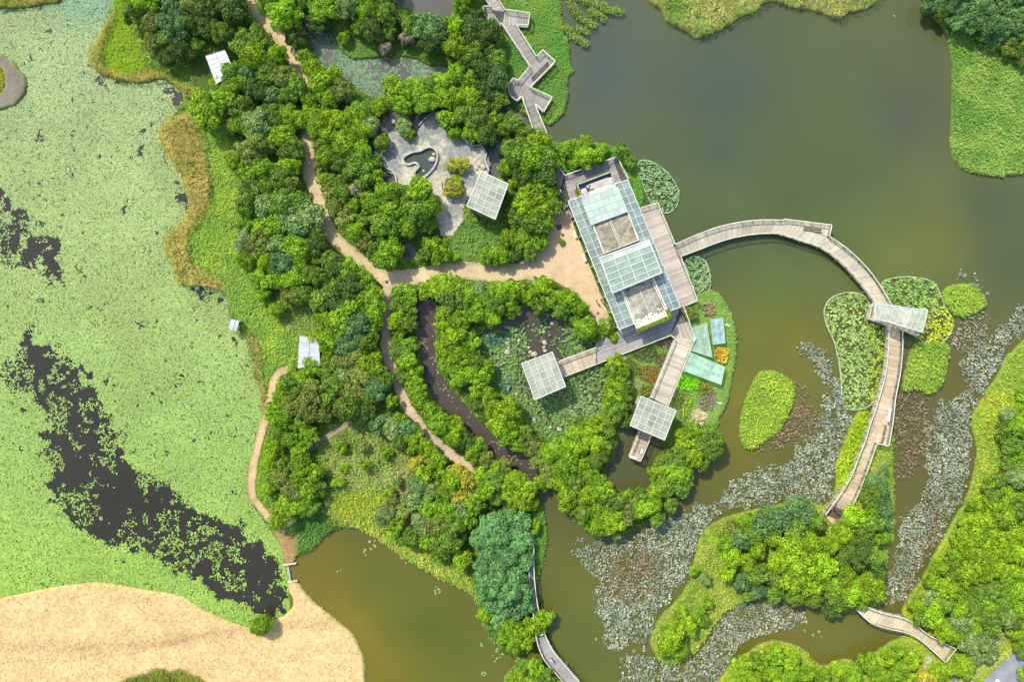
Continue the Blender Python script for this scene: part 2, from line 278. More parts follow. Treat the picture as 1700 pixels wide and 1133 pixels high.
# zones of low vegetation: name, label, category, polygon, colour a, colour b, kind of tuft, height m, per m2
ZONES = [
 ('grass', 'bright green lawn tongue behind the olive reeds beside the upper left pond', 'grass', [(195,-10),(215,20),(225,50),(236,85),(245,108),(225,128),(200,125),(178,112),(176,80),(182,40)], (.12,.25,.008), (.17,.27,.008), 'g', .35, 14),
 ('reed_bed', 'olive brown reed fringe curling around the lawn tongue at upper left', 'reeds', [(187,12),(166,60),(148,95),(160,120),(185,131),(230,140),(270,133),(300,152),(320,168),(330,150),(300,138),(262,120),(240,122),(215,127),(182,116),(172,98),(182,55),(194,25)], (.21,.23,.04), (.28,.24,.05), 'r', 1.3, 18),
 ('grass', 'shaded dark lawn beside the upper white roofed shelter', 'grass', [(318,105),(340,98),(362,138),(342,152),(325,142)], (.06,.12,.02), (.08,.14,.02), 'g', .15, 12),
 ('reed_bed', 'wide golden tan reed bed bulging along the left pond bank', 'reeds', [(264,215),(298,195),(318,188),(332,215),(345,260),(352,300),(350,330),(335,368),(318,390),(316,420),(322,440),(345,455),(370,468),(372,490),(340,482),(310,478),(292,462),(286,440),(274,415),(276,390),(298,372),(318,345),(305,305),(285,268),(265,238)], (.35,.30,.075), (.25,.25,.05), 'r', 1.5, 20),
 ('grass', 'bright green grass bank between the golden reeds and the western grove', 'grass', [(320,170),(372,200),(388,260),(402,300),(397,380),(402,420),(422,470),(442,510),(475,545),(530,560),(530,625),(470,612),(452,630),(444,655),(436,630),(438,600),(430,560),(408,545),(385,520),(375,490),(372,468),(345,453),(322,438),(316,395),(336,370),(352,335),(354,300),(345,255),(333,215),(318,188)], (.14,.27,.035), (.22,.34,.03), 'm', .4, 16),
 ('reed_bed', 'narrow dull olive reed margin below the small hut on the left pond', 'reeds', [(382,545),(400,553),(420,555),(436,578),(438,620),(444,660),(434,720),(424,762),(421,800),(414,825),(414,790),(423,745),(432,700),(430,660),(417,620),(409,575)], (.19,.24,.05), (.25,.23,.06), 'r', 1.0, 18),
 ('meadow', 'pale rough grass meadow between the southern groves', 'meadow', [(590,705),(640,722),(680,745),(715,800),(700,870),(640,880),(600,872),(560,866),(540,835),(550,790),(525,762),(555,722)], (.24,.31,.07), (.13,.22,.03), 'm', .8, 18),
 ('meadow', 'straw pale streak of tall grass down the east side of the meadow', 'meadow', [(660,745),(682,750),(700,790),(704,850),(690,875),(668,850),(662,800)], (.34,.33,.13), (.22,.27,.06), 'm', .8, 18),
 ('meadow', 'yellow green grass patch at the south end of the meadow', 'meadow', [(555,825),(590,812),(640,815),(655,850),(620,872),(560,862)], (.19,.29,.02), (.27,.31,.03), 'm', .6, 18),
 ('meadow', 'yellow green rough bank along the lower pond edge', 'meadow', [(600,870),(660,885),(720,925),(770,955),(792,985),(792,1005),(760,978),(720,958),(680,937),(640,908),(600,884),(568,880)], (.30,.36,.05), (.19,.29,.03), 'm', .6, 18),
 ('grass', 'deep green grass wedge between the sandy dam and the lower pond', 'grass', [(493,850),(520,850),(548,868),(545,888),(522,912),(497,925),(490,900),(488,870)], (.05,.15,.02), (.09,.2,.03), 'm', .5, 14),
 ('meadow', 'pale grass clearing above the white shelter by the left bank', 'meadow', [(455,500),(480,480),(515,495),(545,530),(548,565),(500,556),(468,542)], (.20,.28,.06), (.13,.22,.03), 'm', .6, 14),
 ('grass', 'mown green bank above the narrow lily pond', 'grass', [(548,45),(600,60),(680,62),(740,70),(752,108),(715,106),(690,96),(640,93),(592,96),(570,86)], (.07,.17,.02), (.10,.19,.03), 'g', .2, 10),
 ('grass', 'pale grass strip below the small pool at the top', 'grass', [(632,2),(660,8),(700,27),(738,28),(752,14),(780,10),(790,60),(745,60),(700,50),(650,35)], (.15,.24,.05), (.10,.2,.03), 'g', .25, 10),
 ('grass', 'vivid green lawn under the zigzag boardwalk', 'grass', [(770,-170),(920,-170),(928,0),(934,50),(946,78),(948,112),(966,121),(945,126),(944,163),(936,188),(912,212),(880,185),(850,172),(842,140),(828,90),(800,60)], (.075,.20,.025), (.13,.235,.03), 'g', .25, 14),
 ('grass', 'green bank around the north corner of the glass roofed centre', 'grass', [(920,232),(950,233),(1000,237),(1050,258),(1062,285),(1072,320),(1092,430),(1000,300),(925,290)], (.07,.22,.02), (.11,.26,.02), 'g', .3, 12),
 ('grass', 'bright grass headland on the upper right shore of the lake', 'grass', [(1562,50),(1577,80),(1580,140),(1578,200),(1576,240),(1585,268),(1612,287),(1660,294),(1880,280),(1880,60),(1650,90),(1600,60)], (.10,.225,.03), (.19,.30,.05), 'm', .5, 16),
 ('reed_bed', 'straw topped reed headland jutting into the lake at the top', 'reeds', [(1072,-170),(1076,0),(1098,18),(1103,37),(1120,47),(1143,58),(1155,68),(1175,62),(1202,50),(1228,32),(1250,26),(1264,12),(1285,5),(1311,15),(1343,20),(1369,27),(1390,37),(1403,25),(1435,20),(1457,6),(1466,-40),(1470,-170)], (.28,.30,.08), (.12,.23,.03), 'r', 1.3, 18),
 ('reed_bed', 'reddish green scrub strip in the top left corner', 'reeds', [(-170,26),(-60,20),(0,16),(40,15),(80,9),(104,1),(115,-40),(-170,-60)], (.17,.22,.03), (.24,.16,.05), 'r', .9, 14),
 ('grass', 'fresh green grass between the crop plots east of the centre', 'grass', [(1119,560),(1129,512),(1160,486),(1188,484),(1203,499),(1217,531),(1222,570),(1217,620),(1206,672),(1190,705),(1130,700),(1040,660),(1035,590)], (.13,.26,.04), (.19,.31,.06), 'g', .2, 14),
 ('marsh_plants', 'pale green marsh plants below the square pavilion by the paved court', 'marsh plants', [(768,352),(775,370),(820,378),(835,385),(840,428),(812,441),(762,441),(738,425),(748,400),(764,388)], (.14,.23,.05), (.10,.22,.03), 'm', .4, 16),
 ('grass', 'yellow green grass rim of the wooded island', 'grass', ISLAND, (.26,.33,.045), (.17,.27,.03), 'm', .5, 16),
 ('grass', 'lime yellow grass on the right shore', 'grass', RIGHT, (.29,.37,.03), (.19,.31,.03), 'm', .6, 12),
 ('reed_bed', 'dense lime reed strip on the left of the long timber walkway', 'reeds', [(1418,684),(1438,681),(1446,700),(1430,745),(1412,790),(1398,815),(1386,806),(1386,775),(1400,735)], (.26,.38,.012), (.20,.32,.015), 'r', 1.0, 24),
 ('grass_islet', 'smooth yellow green grass islet between two lotus drifts', 'grass islet', G_A, (.24,.36,.03), (.19,.31,.03), 'm', .6, 24),
 ('grass_islet', 'small round lime grass islet right of the glass canopy pavilion', 'grass islet', G_B, (.25,.37,.04), (.20,.33,.03), 'm', .8, 24),
 ('grass_islet', 'tufted lime grass islet below the glass canopy pavilion', 'grass islet', G_C, (.26,.37,.05), (.17,.30,.03), 'm', .9, 24),
 ('dry_grass', 'straw coloured dry mown field at the bottom left', 'dry grass', SAND, (.360,.272,.128), (.335,.248,.112), 's', .06, 7),
 ('dry_grass', 'straw coloured track on the dam end beside the weir', 'dry grass', EMBANK, (.36,.245,.11), (.30,.205,.08), 's', .08, 10),
 ('moss_patch', 'dark olive hollow in the dry field at the bottom edge', 'moss', [(190,1180),(205,1133),(240,1117),(285,1109),(325,1117),(348,1140),(360,1180)], (.10,.13,.015), (.20,.23,.012), 'm', .3, 16),
 ('mud', 'grey mud islet at the left edge of the green pond', 'mud', MUD, (.085,.075,.055), (.11,.10,.08), 'n', 0, 0),
 ('moss_patch', 'yellow moss on the grey mud islet', 'moss', [(-20,110),(4,112),(11,130),(8,152),(-20,160)], (.22,.24,.01), (.16,.2,.01), 'g', .15, 16),
 ('grass', 'dark lush grass strip behind the southern tree belt by the channel', 'grass', [(882,850),(902,848),(908,880),(905,926),(893,960),(886,950),(884,900)], (.06,.19,.015), (.09,.22,.02), 'm', .4, 14),
 ('meadow', 'yellow green scrub at the bend of the dam path', 'meadow', [(440,840),(470,830),(492,850),(492,885),(472,890),(452,872)], (.24,.30,.03), (.17,.25,.03), 'm', .8, 16),
 ('grass', 'bright green verge between the dam path and the south western grove', 'grass', [(460,625),(470,650),(452,700),(445,760),(440,830),(428,825),(430,770),(440,715),(452,660)], (.13,.26,.015), (.17,.27,.02), 'm', .4, 12),
]
ZID = np.zeros((NY, NX), np.int16)
ZC = np.zeros((NY, NX, 3), np.float32)
n1 = fbm(GXX, GYY, 22, 14)[..., None]; n2 = fbm(GXX, GYY, 60, 20)[..., None]
mixn = np.clip((n1 - .5) * 3 + .5, 0, 1)
ZC[:] = np.array([.075, .140, .018]) * (1 - mixn) + np.array([.150, .240, .03]) * mixn
WN1 = fbm(GXX, GYY, 20, 5); WN2 = fbm(GXX, GYY, 20, 8)
for k, z in enumerate(ZONES):
    m = raster(catmull(z[3], 3)) & (TZ > -.05 if z[6] != 's' else TZ > -.3)
    wa = {'m': 9, 's': 0, 'n': 0}.get(z[6], 3) / ST
    jj, ii = np.mgrid[0:NY, 0:NX]
    if wa and z[3] not in (G_A, G_B, G_C):
        wj = np.clip(jj + ((WN1 - .5) * 2.4 * wa).astype(int), 0, NY - 1); wi = np.clip(ii + ((WN2 - .5) * 2.4 * wa).astype(int), 0, NX - 1)
        m = m[wj, wi] & (TZ > -.05)
    mx = np.clip((n1[..., 0] * .6 + n2[..., 0] * .4 - .5) * 4 + .5, 0, 1)[..., None]
    ZC[m] = ((np.array(z[4]) * (1 - mx) + np.array(z[5]) * mx) * [1.12, 1.04, 1.0] + [.008, .008, .006])[m]; ZID[m] = k + 1
# island trees stand on darker leaf litter; the field keeps faint mowing tracks
sm = ZID == [i for i, z in enumerate(ZONES) if z[7-4] is SAND][0] + 1
trk = np.exp(-((GYY - (1055 + 22 * np.sin(GXX / 160.0 + 1.0))) / 9) ** 2) + .7 * np.exp(-((GYY - (1090 - .10 * (GXX - 60) + 12 * np.sin(GXX / 90.0))) / 3) ** 2) * (GXX < 330)
ZC[sm] *= (1 - .2 * trk[sm] - .10 * (fbm(GXX * .35 + GYY * .2, GYY * 2.2, 30, 41)[sm] - .5))[:, None]
ZCB = np.stack([blur(ZC[..., i], 2, 1) for i in range(3)], -1)
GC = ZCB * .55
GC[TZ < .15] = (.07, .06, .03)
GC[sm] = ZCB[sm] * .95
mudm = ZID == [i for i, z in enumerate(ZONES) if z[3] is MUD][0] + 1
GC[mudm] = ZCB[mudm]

def grid_mesh(name, xs, ys, Z, C, mask, matr):
    """grid sheet; xs, ys in photo px at water level; mask per vertex keeps faces"""
    X, Y = np.meshgrid(xs, ys)
    V = np.stack([(X - 850) * PXM, (566.5 - Y) * PXM, Z], -1).reshape(-1, 3)
    ny, nx = X.shape; idx = np.arange(nx * ny).reshape(ny, nx)
    q = np.stack([idx[:-1, :-1], idx[1:, :-1], idx[1:, 1:], idx[:-1, 1:]], -1)
    if mask is not None: q = q[mask[:-1, :-1] | mask[1:, 1:] | mask[:-1, 1:] | mask[1:, :-1]]
    q = q.reshape(-1, 4); used = np.zeros(len(V), bool); used[q.ravel()] = True
    rem = np.cumsum(used) - 1; q = rem[q]
    o = raw_mesh(name, V[used], q.ravel(), np.arange(len(q)) * 4, np.full(len(q), 4), matr, None, C.reshape(-1, 3)[used])
    o.data.polygons.foreach_set('use_smooth', np.ones(len(q), bool)); return o

# ground: one sheet, fine inside the view and coarse out to the horizon
ex = np.array([30, 90, 200, 400, 800, 1600, 4000, 12000, 40000], float)
xs = np.r_[GX0 - ex[::-1], gx, GX1 + ex]; ys = np.r_[GY0 - ex[::-1], gy, GY1 + ex]
pad = len(ex)
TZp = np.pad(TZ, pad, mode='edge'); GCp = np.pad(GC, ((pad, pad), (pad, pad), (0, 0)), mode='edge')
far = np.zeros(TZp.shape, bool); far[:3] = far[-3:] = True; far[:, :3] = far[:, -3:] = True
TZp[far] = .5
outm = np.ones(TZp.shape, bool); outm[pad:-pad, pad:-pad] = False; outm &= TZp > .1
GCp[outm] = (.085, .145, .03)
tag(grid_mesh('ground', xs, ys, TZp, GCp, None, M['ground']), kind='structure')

# water colour: silt and algae patches, grey sky reflection painted into the upper lake
def idw(X, Y, cps, pw=2.2):
    num = 0; den = 0
    for (x, y, c) in cps:
        w = 1 / ((X - x) ** 2 + (Y - y) ** 2 + 900) ** (pw / 2); num = num + w[..., None] * np.array(c); den = den + w
    return num / den[..., None]
def s2l(c, k=.50): return [((v / 255 + .055) / 1.055) ** 2.4 * k for v in c]
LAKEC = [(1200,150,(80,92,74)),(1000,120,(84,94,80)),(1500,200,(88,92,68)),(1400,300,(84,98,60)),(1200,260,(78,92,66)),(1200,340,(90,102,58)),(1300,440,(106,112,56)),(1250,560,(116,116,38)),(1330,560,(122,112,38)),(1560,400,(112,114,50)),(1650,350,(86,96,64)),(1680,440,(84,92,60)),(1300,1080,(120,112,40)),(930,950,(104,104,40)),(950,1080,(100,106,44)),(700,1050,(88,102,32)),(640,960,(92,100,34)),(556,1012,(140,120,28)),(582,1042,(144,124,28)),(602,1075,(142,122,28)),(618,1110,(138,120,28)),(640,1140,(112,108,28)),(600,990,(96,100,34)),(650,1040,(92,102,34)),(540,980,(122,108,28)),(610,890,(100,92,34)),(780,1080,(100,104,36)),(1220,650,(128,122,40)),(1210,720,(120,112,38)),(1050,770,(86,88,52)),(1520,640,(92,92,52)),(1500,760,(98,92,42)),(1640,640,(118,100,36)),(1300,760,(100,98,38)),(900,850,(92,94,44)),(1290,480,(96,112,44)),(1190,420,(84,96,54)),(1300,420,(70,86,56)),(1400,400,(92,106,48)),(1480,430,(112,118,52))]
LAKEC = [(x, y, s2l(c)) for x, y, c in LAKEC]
dark = s2l((50, 47, 34)); slate = s2l((52, 55, 44)); brown = s2l((62, 52, 34))
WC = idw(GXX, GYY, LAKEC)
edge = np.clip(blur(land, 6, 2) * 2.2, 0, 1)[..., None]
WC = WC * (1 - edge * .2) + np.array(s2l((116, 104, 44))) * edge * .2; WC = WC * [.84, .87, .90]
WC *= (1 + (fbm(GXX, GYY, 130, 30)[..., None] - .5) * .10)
nw = fbm(GXX, GYY, 70, 33)[..., None]
PC = np.array(dark) * (1 - nw) + np.array(slate) * nw * .6 + np.array(brown) * nw * .4
inner = rs(STREAM, 3) | rs(LILYN, 3) | rs(GARDENP, 3) | rs(SMALLP, 3) | rs(MOAT[0], 3) | rs(POOLN, 3) | rs(INLET, 3)
inner = blur(inner, 3, 1)[..., None]
grey = np.array(s2l((96, 96, 86))); purp = np.array(s2l((82, 74, 62)))
IC = np.where((GYY > 470)[..., None], purp, grey)
WC = WC * (1 - np.clip(inner * 1.4, 0, 1)) + IC * np.clip(inner * 1.4, 0, 1)
westm = (GXX < 484) & (GYY > -180)
westm &= ~(rs(LILYN, 3))
wet = TZ < .12
westgrid = np.ones((NY, NX), bool)
flat0 = np.zeros((NY, NX))
wcut = (GXX < 481)
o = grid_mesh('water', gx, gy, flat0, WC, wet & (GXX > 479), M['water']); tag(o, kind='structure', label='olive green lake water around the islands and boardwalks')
o = grid_mesh('pond_water', gx, gy, flat0 - .004, PC, wet & (GXX < 483), M['water']); tag(o, kind='structure', label='dark slate water of the left pond')

# ------------------------------------------------------------------ scatter of small leaves, blades and floating pads
def scatter(F, dens, seed, cap=400000):
    """random photo-px points where grid density F (0..1) allows; dens per m2"""
    r = np.random.RandomState(seed); ys_, xs_ = np.where(F > .02)
    if len(xs_) == 0: return np.zeros(0), np.zeros(0)
    a = len(xs_) * (ST * PXM) ** 2; n = min(int(a * dens), cap)
    k = r.randint(0, len(xs_), n); keep = r.rand(n) < F[ys_[k], xs_[k]]; k = k[keep]
    return gx[xs_[k]] + (r.rand(len(k)) - .5) * ST, gy[ys_[k]] + (r.rand(len(k)) - .5) * ST
def cloud(name, px, py, z, nrm, ang, ru, rv, cols, matr, k=4, parent=None):
    """k-gons: centre (px,py at ground, z m), normal, spin, half sizes"""
    n = len(px)
    C = np.stack([(px - 850) * PXM, (566.5 - py) * PXM, z], -1)
    nrm = nrm / np.linalg.norm(nrm, axis=1, keepdims=True)
    a = np.stack([np.cos(ang), np.sin(ang), np.zeros(n)], -1)
    t = a - nrm * (a * nrm).sum(1, keepdims=True); t /= np.linalg.norm(t, axis=1, keepdims=True) + 1e-9
    b = np.cross(nrm, t)
    V = np.empty((n, k, 3), np.float32)
    for i in range(k):
        th = 2 * math.pi * i / k
        V[:, i] = C + t * (ru * math.cos(th))[:, None] + b * (rv * math.sin(th))[:, None]
    return raw_mesh(name, V.reshape(-1, 3), np.arange(n * k), np.arange(n) * k, np.full(n, k), matr, parent, np.repeat(cols, k, axis=0))
def tuft_object(name, F, kind, h, dens, seed, label, cat, cmul=1.0, cap=200000):
    px, py = scatter(F, dens, seed, cap); n = len(px)
    if n == 0: return None
    r = np.random.RandomState(seed + 1); g0 = samp(TZ, px, py)
    col = samp(ZCB, px, py) * cmul * (0.72 + .56 * r.rand(n))[:, None] * (1 + (r.rand(n, 3) - .5) * .16)
    ang = r.rand(n) * 6.283
    if kind == 'r':
        bz = fbm(px, py, 7, 40); z = g0 + h * (.25 + .75 * r.rand(n) ** .6) * (.6 + .8 * bz)
        # blades lean over from the vertical, seen from above as short streaks
        flow = fbm(px, py, 40, 44) * 12; aa = np.where(r.rand(n) < .5, flow, ang)
        nr = np.stack([np.cos(aa + 1.57) * .9, np.sin(aa + 1.57) * .9, .6 + r.rand(n)], -1)
        ru = .18 + .3 * r.rand(n); rv = .05 + .06 * r.rand(n); ang = aa
    elif kind == 'm':
        bz = fbm(px, py, 9, 41); z = g0 + h * (.1 + .9 * r.rand(n)) * (.3 + 1.3 * bz)
        nr = np.stack([(r.rand(n) - .5) * 1.5, (r.rand(n) - .5) * 1.5, .5 + r.rand(n)], -1)
        ru = .15 + .22 * r.rand(n); rv = .06 + .07 * r.rand(n)
        flow = fbm(px, py, 45, 46) * 12; ang = np.where(r.rand(n) < .55, flow, ang)
    elif kind == 's':
        z = g0 + .02 + .05 * r.rand(n); nr = np.stack([(r.rand(n) - .5), (r.rand(n) - .5), 1 + r.rand(n)], -1)
        ru = .12 + .2 * r.rand(n); rv = .03 + .05 * r.rand(n)
    else:
        z = g0 + .03 + h * r.rand(n); nr = np.stack([(r.rand(n) - .5) * 1.3, (r.rand(n) - .5) * 1.3, .6 + r.rand(n)], -1)
        ru = .12 + .16 * r.rand(n); rv = .05 + .06 * r.rand(n)
    o = cloud(name, px, py, z, nr, ang, ru, rv, col, M['grass']); return tag(o, label, cat, kind='stuff')
okveg = (1 - np.clip(hardb * 3 - .6, 0, 1)) * (TZ > .1)

# ---- zone tufts
DECKCUT = raster([(924,601),(989,577),(1027,549),(937,293),(1023,262),(1065,346),(1090,338),(1156,500),(1152,562),(1107,674),(1079,660),(1112,560),(935,626)])
for k, z in enumerate(ZONES):
    if z[6] == 'n': continue
    m = (ZID == k + 1)
    F = m * (okveg if z[6] != 's' else (TZ > -.1)) * (1 - .8 * DECKCUT)
    tuft_object(z[0], F.astype(np.float32), z[6], z[7], z[8], 100 + k, z[1], z[2], cap=170000)
# ---- undergrowth: leafy shrub layer over all remaining ground
UND = ((ZID == 0) & (okveg > .5) & ~DECKCUT).astype(np.float32)
UND *= (GXX > -60) & (GXX < 1760) & (GYY > -60) & (GYY < 1194)
px, py = scatter(UND, 17, 500, 260000); n = len(px); r = np.random.RandomState(5)
bz = fbm(px, py, 16, 50, 2); g0 = samp(TZ, px, py); eps = 2.0
hb = lambda x, y: 3.2 * np.clip(fbm(x, y, 16, 50, 2) - .35, 0, 1) * np.clip(samp(blur(UND, 4, 1), x, y) * 1.6 - .6, 0, 1)
hz = hb(px, py); gxn = (hb(px + eps, py) - hz) / (eps * PXM); gyn = (hz - hb(px, py + eps)) / (eps * PXM)
nr = np.stack([-gxn, -gyn, np.ones(n)], -1) + (r.rand(n, 3) - .5) * 1.4
bright = fbm(px, py, 10, 55, 2)
col = samp(ZCB, px, py) * (.6 + 1.0 * bright + .3 * r.rand(n))[:, None]
o = cloud('undergrowth', px, py, g0 + .1 + hz * (.8 + .2 * r.rand(n)), nr, r.rand(n) * 6.28, .13 + .16 * r.rand(n), .08 + .07 * r.rand(n), col, M['leaf'])
tag(o, 'dark leafy undergrowth between and beneath the trees', 'undergrowth', kind='stuff')

# ---- floating plants
def pads(name, F, dens, seed, rmin, rmax, ca, cb, label, cat, zmax=.03, tilt=.12, pw=1, k=6, cap=260000, cs=18, third=None, vary=.35):
    px, py = scatter(F.astype(np.float32), dens, seed, cap); n = len(px); r = np.random.RandomState(seed + 3)
    if n == 0: return
    t = np.clip((fbm(px, py, cs, seed % 50) - .5) * 3 + .5, 0, 1)[:, None]
    col = np.array(ca) * (1 - t) + np.array(cb) * t
    if third is not None: f, c3 = third; s_ = (r.rand(n) < samp(f.astype(np.float32), px, py))[:, None]; col = np.where(s_, np.array(c3), col)
    col = col * (1 - vary / 2 + vary * r.rand(n))[:, None]
    rad = rmin + (rmax - rmin) * r.rand(n) ** pw
    nr = np.stack([(r.rand(n) - .5) * 2 * tilt, (r.rand(n) - .5) * 2 * tilt, np.ones(n)], -1)
    o = cloud(name, px, py, .012 + zmax * r.rand(n), nr, r.rand(n) * 6.28, rad, rad * (.75 + .25 * r.rand(n)), col, M['pad'], k)
    return tag(o, label, cat, kind='stuff')
water_m = (TZ < .02).astype(np.float32)
west = water_m * (GXX < 482) * (1 - rs(LILYN, 3)) * (GYY > -60) * (GYY < 1100) * (GXX > -60)
OW = [[(-80,310),(0,318),(30,335),(55,365),(90,395),(112,430),(105,450),(75,462),(40,442),(0,442),(-80,450)],
      [(45,568),(75,578),(110,590),(140,615),(152,640),(172,665),(186,710),(207,750),(232,785),(272,800),(312,835),(352,860),(402,885),(442,910),(466,950),(476,990),(460,1024),(436,1026),(400,1008),(350,980),(300,945),(240,925),(190,900),(140,880),(105,850),(88,820),(85,790),(82,740),(85,700),(60,660),(20,640),(10,610),(25,590)],
      [(268,150),(300,150),(316,175),(300,192),(285,175)], [(150,112),(165,118),(200,138),(230,142),(200,146),(165,132)],
      [(300,300),(322,340),(306,372),(300,345),(296,320)], [(272,390),(278,415),(288,445),(278,430)], [(310,474),(345,482),(374,492),(378,506),(345,492)]]
ow = np.zeros((NY, NX), bool)
for p in OW: ow |= rs(p, 4)
for cx, cy, rr in ((220,535,9),(283,632,14),(347,733,14),(262,700,10),(232,522,7),(110,482,6),(240,222,8),(225,240,6),(255,208,8),(310,560,10)):
    ow |= (np.hypot(GXX - cx, GYY - cy) < rr * (1.2 * fbm(GXX, GYY, 8, 12)))
owb = blur(ow, 6, 2) * np.where((GXX < 135) & (GYY < 500), .64, 1.0)
cov = 1 - owb * 1.1 + (fbm(GXX, GYY, 14, 17, 4) - .5) * 1.9
fine = vnoise(GXX, GYY, 4.0, 22) * .55 + vnoise(GXX, GYY, 9.0, 23) * .45
cov = np.clip((cov - .42) * 5, 0, 1)
thin = np.clip((fine - .66) * 7, 0, 1) * (.35 + .65 * np.clip((fbm(GXX, GYY, 60, 26) - .40) * 5, 0, 1))
cov = cov * (1 - .85 * thin)
sprk = np.clip((vnoise(GXX, GYY, 9, 27) * .5 + vnoise(GXX, GYY, 30, 28) * .5 - .52) * 8, 0, 1) * .34 + .02
cover = west * np.maximum(cov, sprk * (vnoise(GXX, GYY, 5, 29) > .3))
# plants brighter lime to the south; paler north has some sheen painted in
yy = np.clip((GYY - 100) / 900, 0, 1)[..., None]; xx = np.clip(1 - GXX / 420, 0, 1)[..., None]
padc = np.array([.32, .40, .165]) * (1 - yy) + np.array([.255, .39, .065]) * yy
padc = padc * (1 + .10 * xx * yy); padc = padc * (1 + (fbm(GXX, GYY, 70, 31)[..., None] - .5) * .35)
tl = np.clip((60 - GYY + (GXX - 120) * .05) / 40, 0, 1)[..., None] * np.clip((GXX - 60) / 60, 0, 1)[..., None]
padc = padc * (1 - tl * .75) + np.array([.20, .34, .20]) * tl * .75
sub = west * np.clip(cov * 1.3 - .1, 0, 1) * (1 - np.clip(owb * 1.5, 0, 1))
px, py = scatter(sub.astype(np.float32), 14, 699, 260000); n = len(px); r = np.random.RandomState(70)
pc = samp(padc, px, py) * .42 * (.8 + .4 * r.rand(n))[:, None]; rad = .2 + .16 * r.rand(n)
o = cloud('submerged_leaves', px, py, .003 + .005 * r.rand(n), np.tile([0., 0, 1], (n, 1)) + (r.rand(n, 3) - .5) * .01, r.rand(n) * 6.28, rad, rad * .8, pc, M['pad'], 5)
tag(o, 'darker leaves just under the pale floating carpet of the left pond', 'floating plants', kind='stuff')
px, py = scatter(cover.astype(np.float32), 42, 700, 330000); n = len(px); r = np.random.RandomState(71)
pc = samp(padc, px, py) * (.66 + .48 * r.rand(n) ** .8)[:, None] * (1 + (r.rand(n, 3) - .5) * [.18, .06, .25])
rad = .09 + .13 * r.rand(n)
nr = np.stack([(r.rand(n) - .5) * .7, (r.rand(n) - .5) * .7, np.ones(n)], -1)
o = cloud('floating_plants', px, py, .01 + .07 * r.rand(n), nr, r.rand(n) * 6.28, rad, rad * .7, pc, M['pad'], 5)
tag(o, 'pale green floating leaves carpeting the left pond around dark open water', 'floating plants', kind='stuff')

lil = water_m * rs(LILYN, 3)
pads('lily_pads', lil * np.clip(.15 + (fbm(GXX, GYY, 16, 34) - .35) * 2.2, 0, 1), 11, 810, .16, .3, (.17,.24,.12), (.12,.22,.10), 'grey green lily pads scattered over the narrow northern pond', 'lily pads')
gp = water_m * rs(GARDENP, 3)
left_gp = np.clip((880 - GXX) / 30, 0, 1) * np.clip((GYY - 540) / 20, 0, 1)
low_gp = np.clip((GYY - 640) / 25, 0, 1)
right_gp = np.clip((GXX - 925) / 20, 0, 1)
fgp = gp * np.clip(.12 + np.maximum(np.maximum(left_gp, low_gp), right_gp * .55) + (fbm(GXX, GYY, 12, 35) - .5) * .9, 0, 1)
pads('marsh_plants', fgp, 15, 820, .16, .34, (.13,.23,.05), (.17,.26,.08), 'mixed green water plants filling the garden pond around the left lattice roof', 'water plants', zmax=.45, tilt=.7, third=(np.clip((fbm(GXX, GYY, 25, 37) - .5) * 5, 0, 1) * (GXX < 850) * .9, (.055,.14,.07)))
st_m = water_m * rs(STREAM, 3)
pads('fallen_leaves', st_m * np.clip((fbm(GXX, GYY, 12, 36) - .4) * 3, 0, 1), 3.2, 830, .08, .2, (.35,.28,.14), (.24,.16,.10), 'small yellow leaves drifting on the dark winding stream', 'leaves')
# lotus drifts
LA = [(1318,558),(1338,566),(1368,585),(1388,615),(1392,655),(1418,688),(1412,715),(1396,745),(1388,780),(1385,812),(1368,830),(1330,833),(1260,833),(1215,845),(1200,842),(1195,820),(1225,795),(1270,775),(1312,765),(1322,742),(1345,715),(1364,700),(1364,670),(1360,640),(1350,610),(1335,588)]
LB = [(1305,625),(1320,632),(1338,648),(1347,680),(1364,700),(1342,722),(1312,735),(1272,748),(1240,765),(1236,750),(1262,740),(1297,710),(1317,670)]
LC = [(950,903),(985,895),(1020,900),(1060,885),(1100,870),(1140,848),(1175,838),(1200,838),(1215,845),(1180,862),(1160,905),(1148,945),(1120,990),(1095,1018),(1083,1050),(1078,1062),(1030,1072),(1010,1088),(1000,1060),(992,1012),(986,980),(1000,962),(975,955),(957,930)]
LD = [(1035,1085),(1060,1075),(1090,1098),(1130,1106),(1158,1085),(1188,1035),(1228,1006),(1290,1003),(1340,1023),(1352,1046),(1300,1045),(1250,1062),(1215,1092),(1195,1128),(1180,1190),(1035,1190),(1030,1110)]
LE = [(1720,500),(1695,506),(1660,540),(1638,560),(1600,578),(1594,610),(1602,640),(1565,668),(1535,698),(1530,760),(1540,790),(1520,830),(1492,860),(1484,900),(1472,960),(1468,1000),(1488,1012),(1510,980),(1530,945),(1562,890),(1586,850),(1606,800),(1612,745),(1608,700),(1616,676),(1640,635),(1655,610),(1668,585),(1690,560),(1730,540)]
LF = [(1484,660),(1500,655),(1535,660),(1540,700),(1532,760),(1515,795),(1488,790),(1483,720)]
LG = [(1575,560),(1600,530),(1618,515),(1640,525),(1638,560),(1600,580),(1585,600),(1575,580)]
LH = [(1578,440),(1592,442),(1612,460),(1620,478),(1632,478),(1645,485),(1632,495),(1612,485),(1600,462)]
def drift(p, e=5, thr=.45, sc=12, amp=1.1, sd=38): return water_m * np.clip((blur(rs(p, 4), e, 2) + (fbm(GXX, GYY, sc, sd) - .5) * amp - thr) * 5, 0, 1) * (blur(rs(p, 4), e, 2) > .12)
GREY = (.30, .33, .225); GREY2 = (.19, .225, .145); BRN = (.21, .15, .085)
brownA = np.clip(blur(rs(LB, 3), 5, 1) * 1.2, 0, 1) * .75 + .10
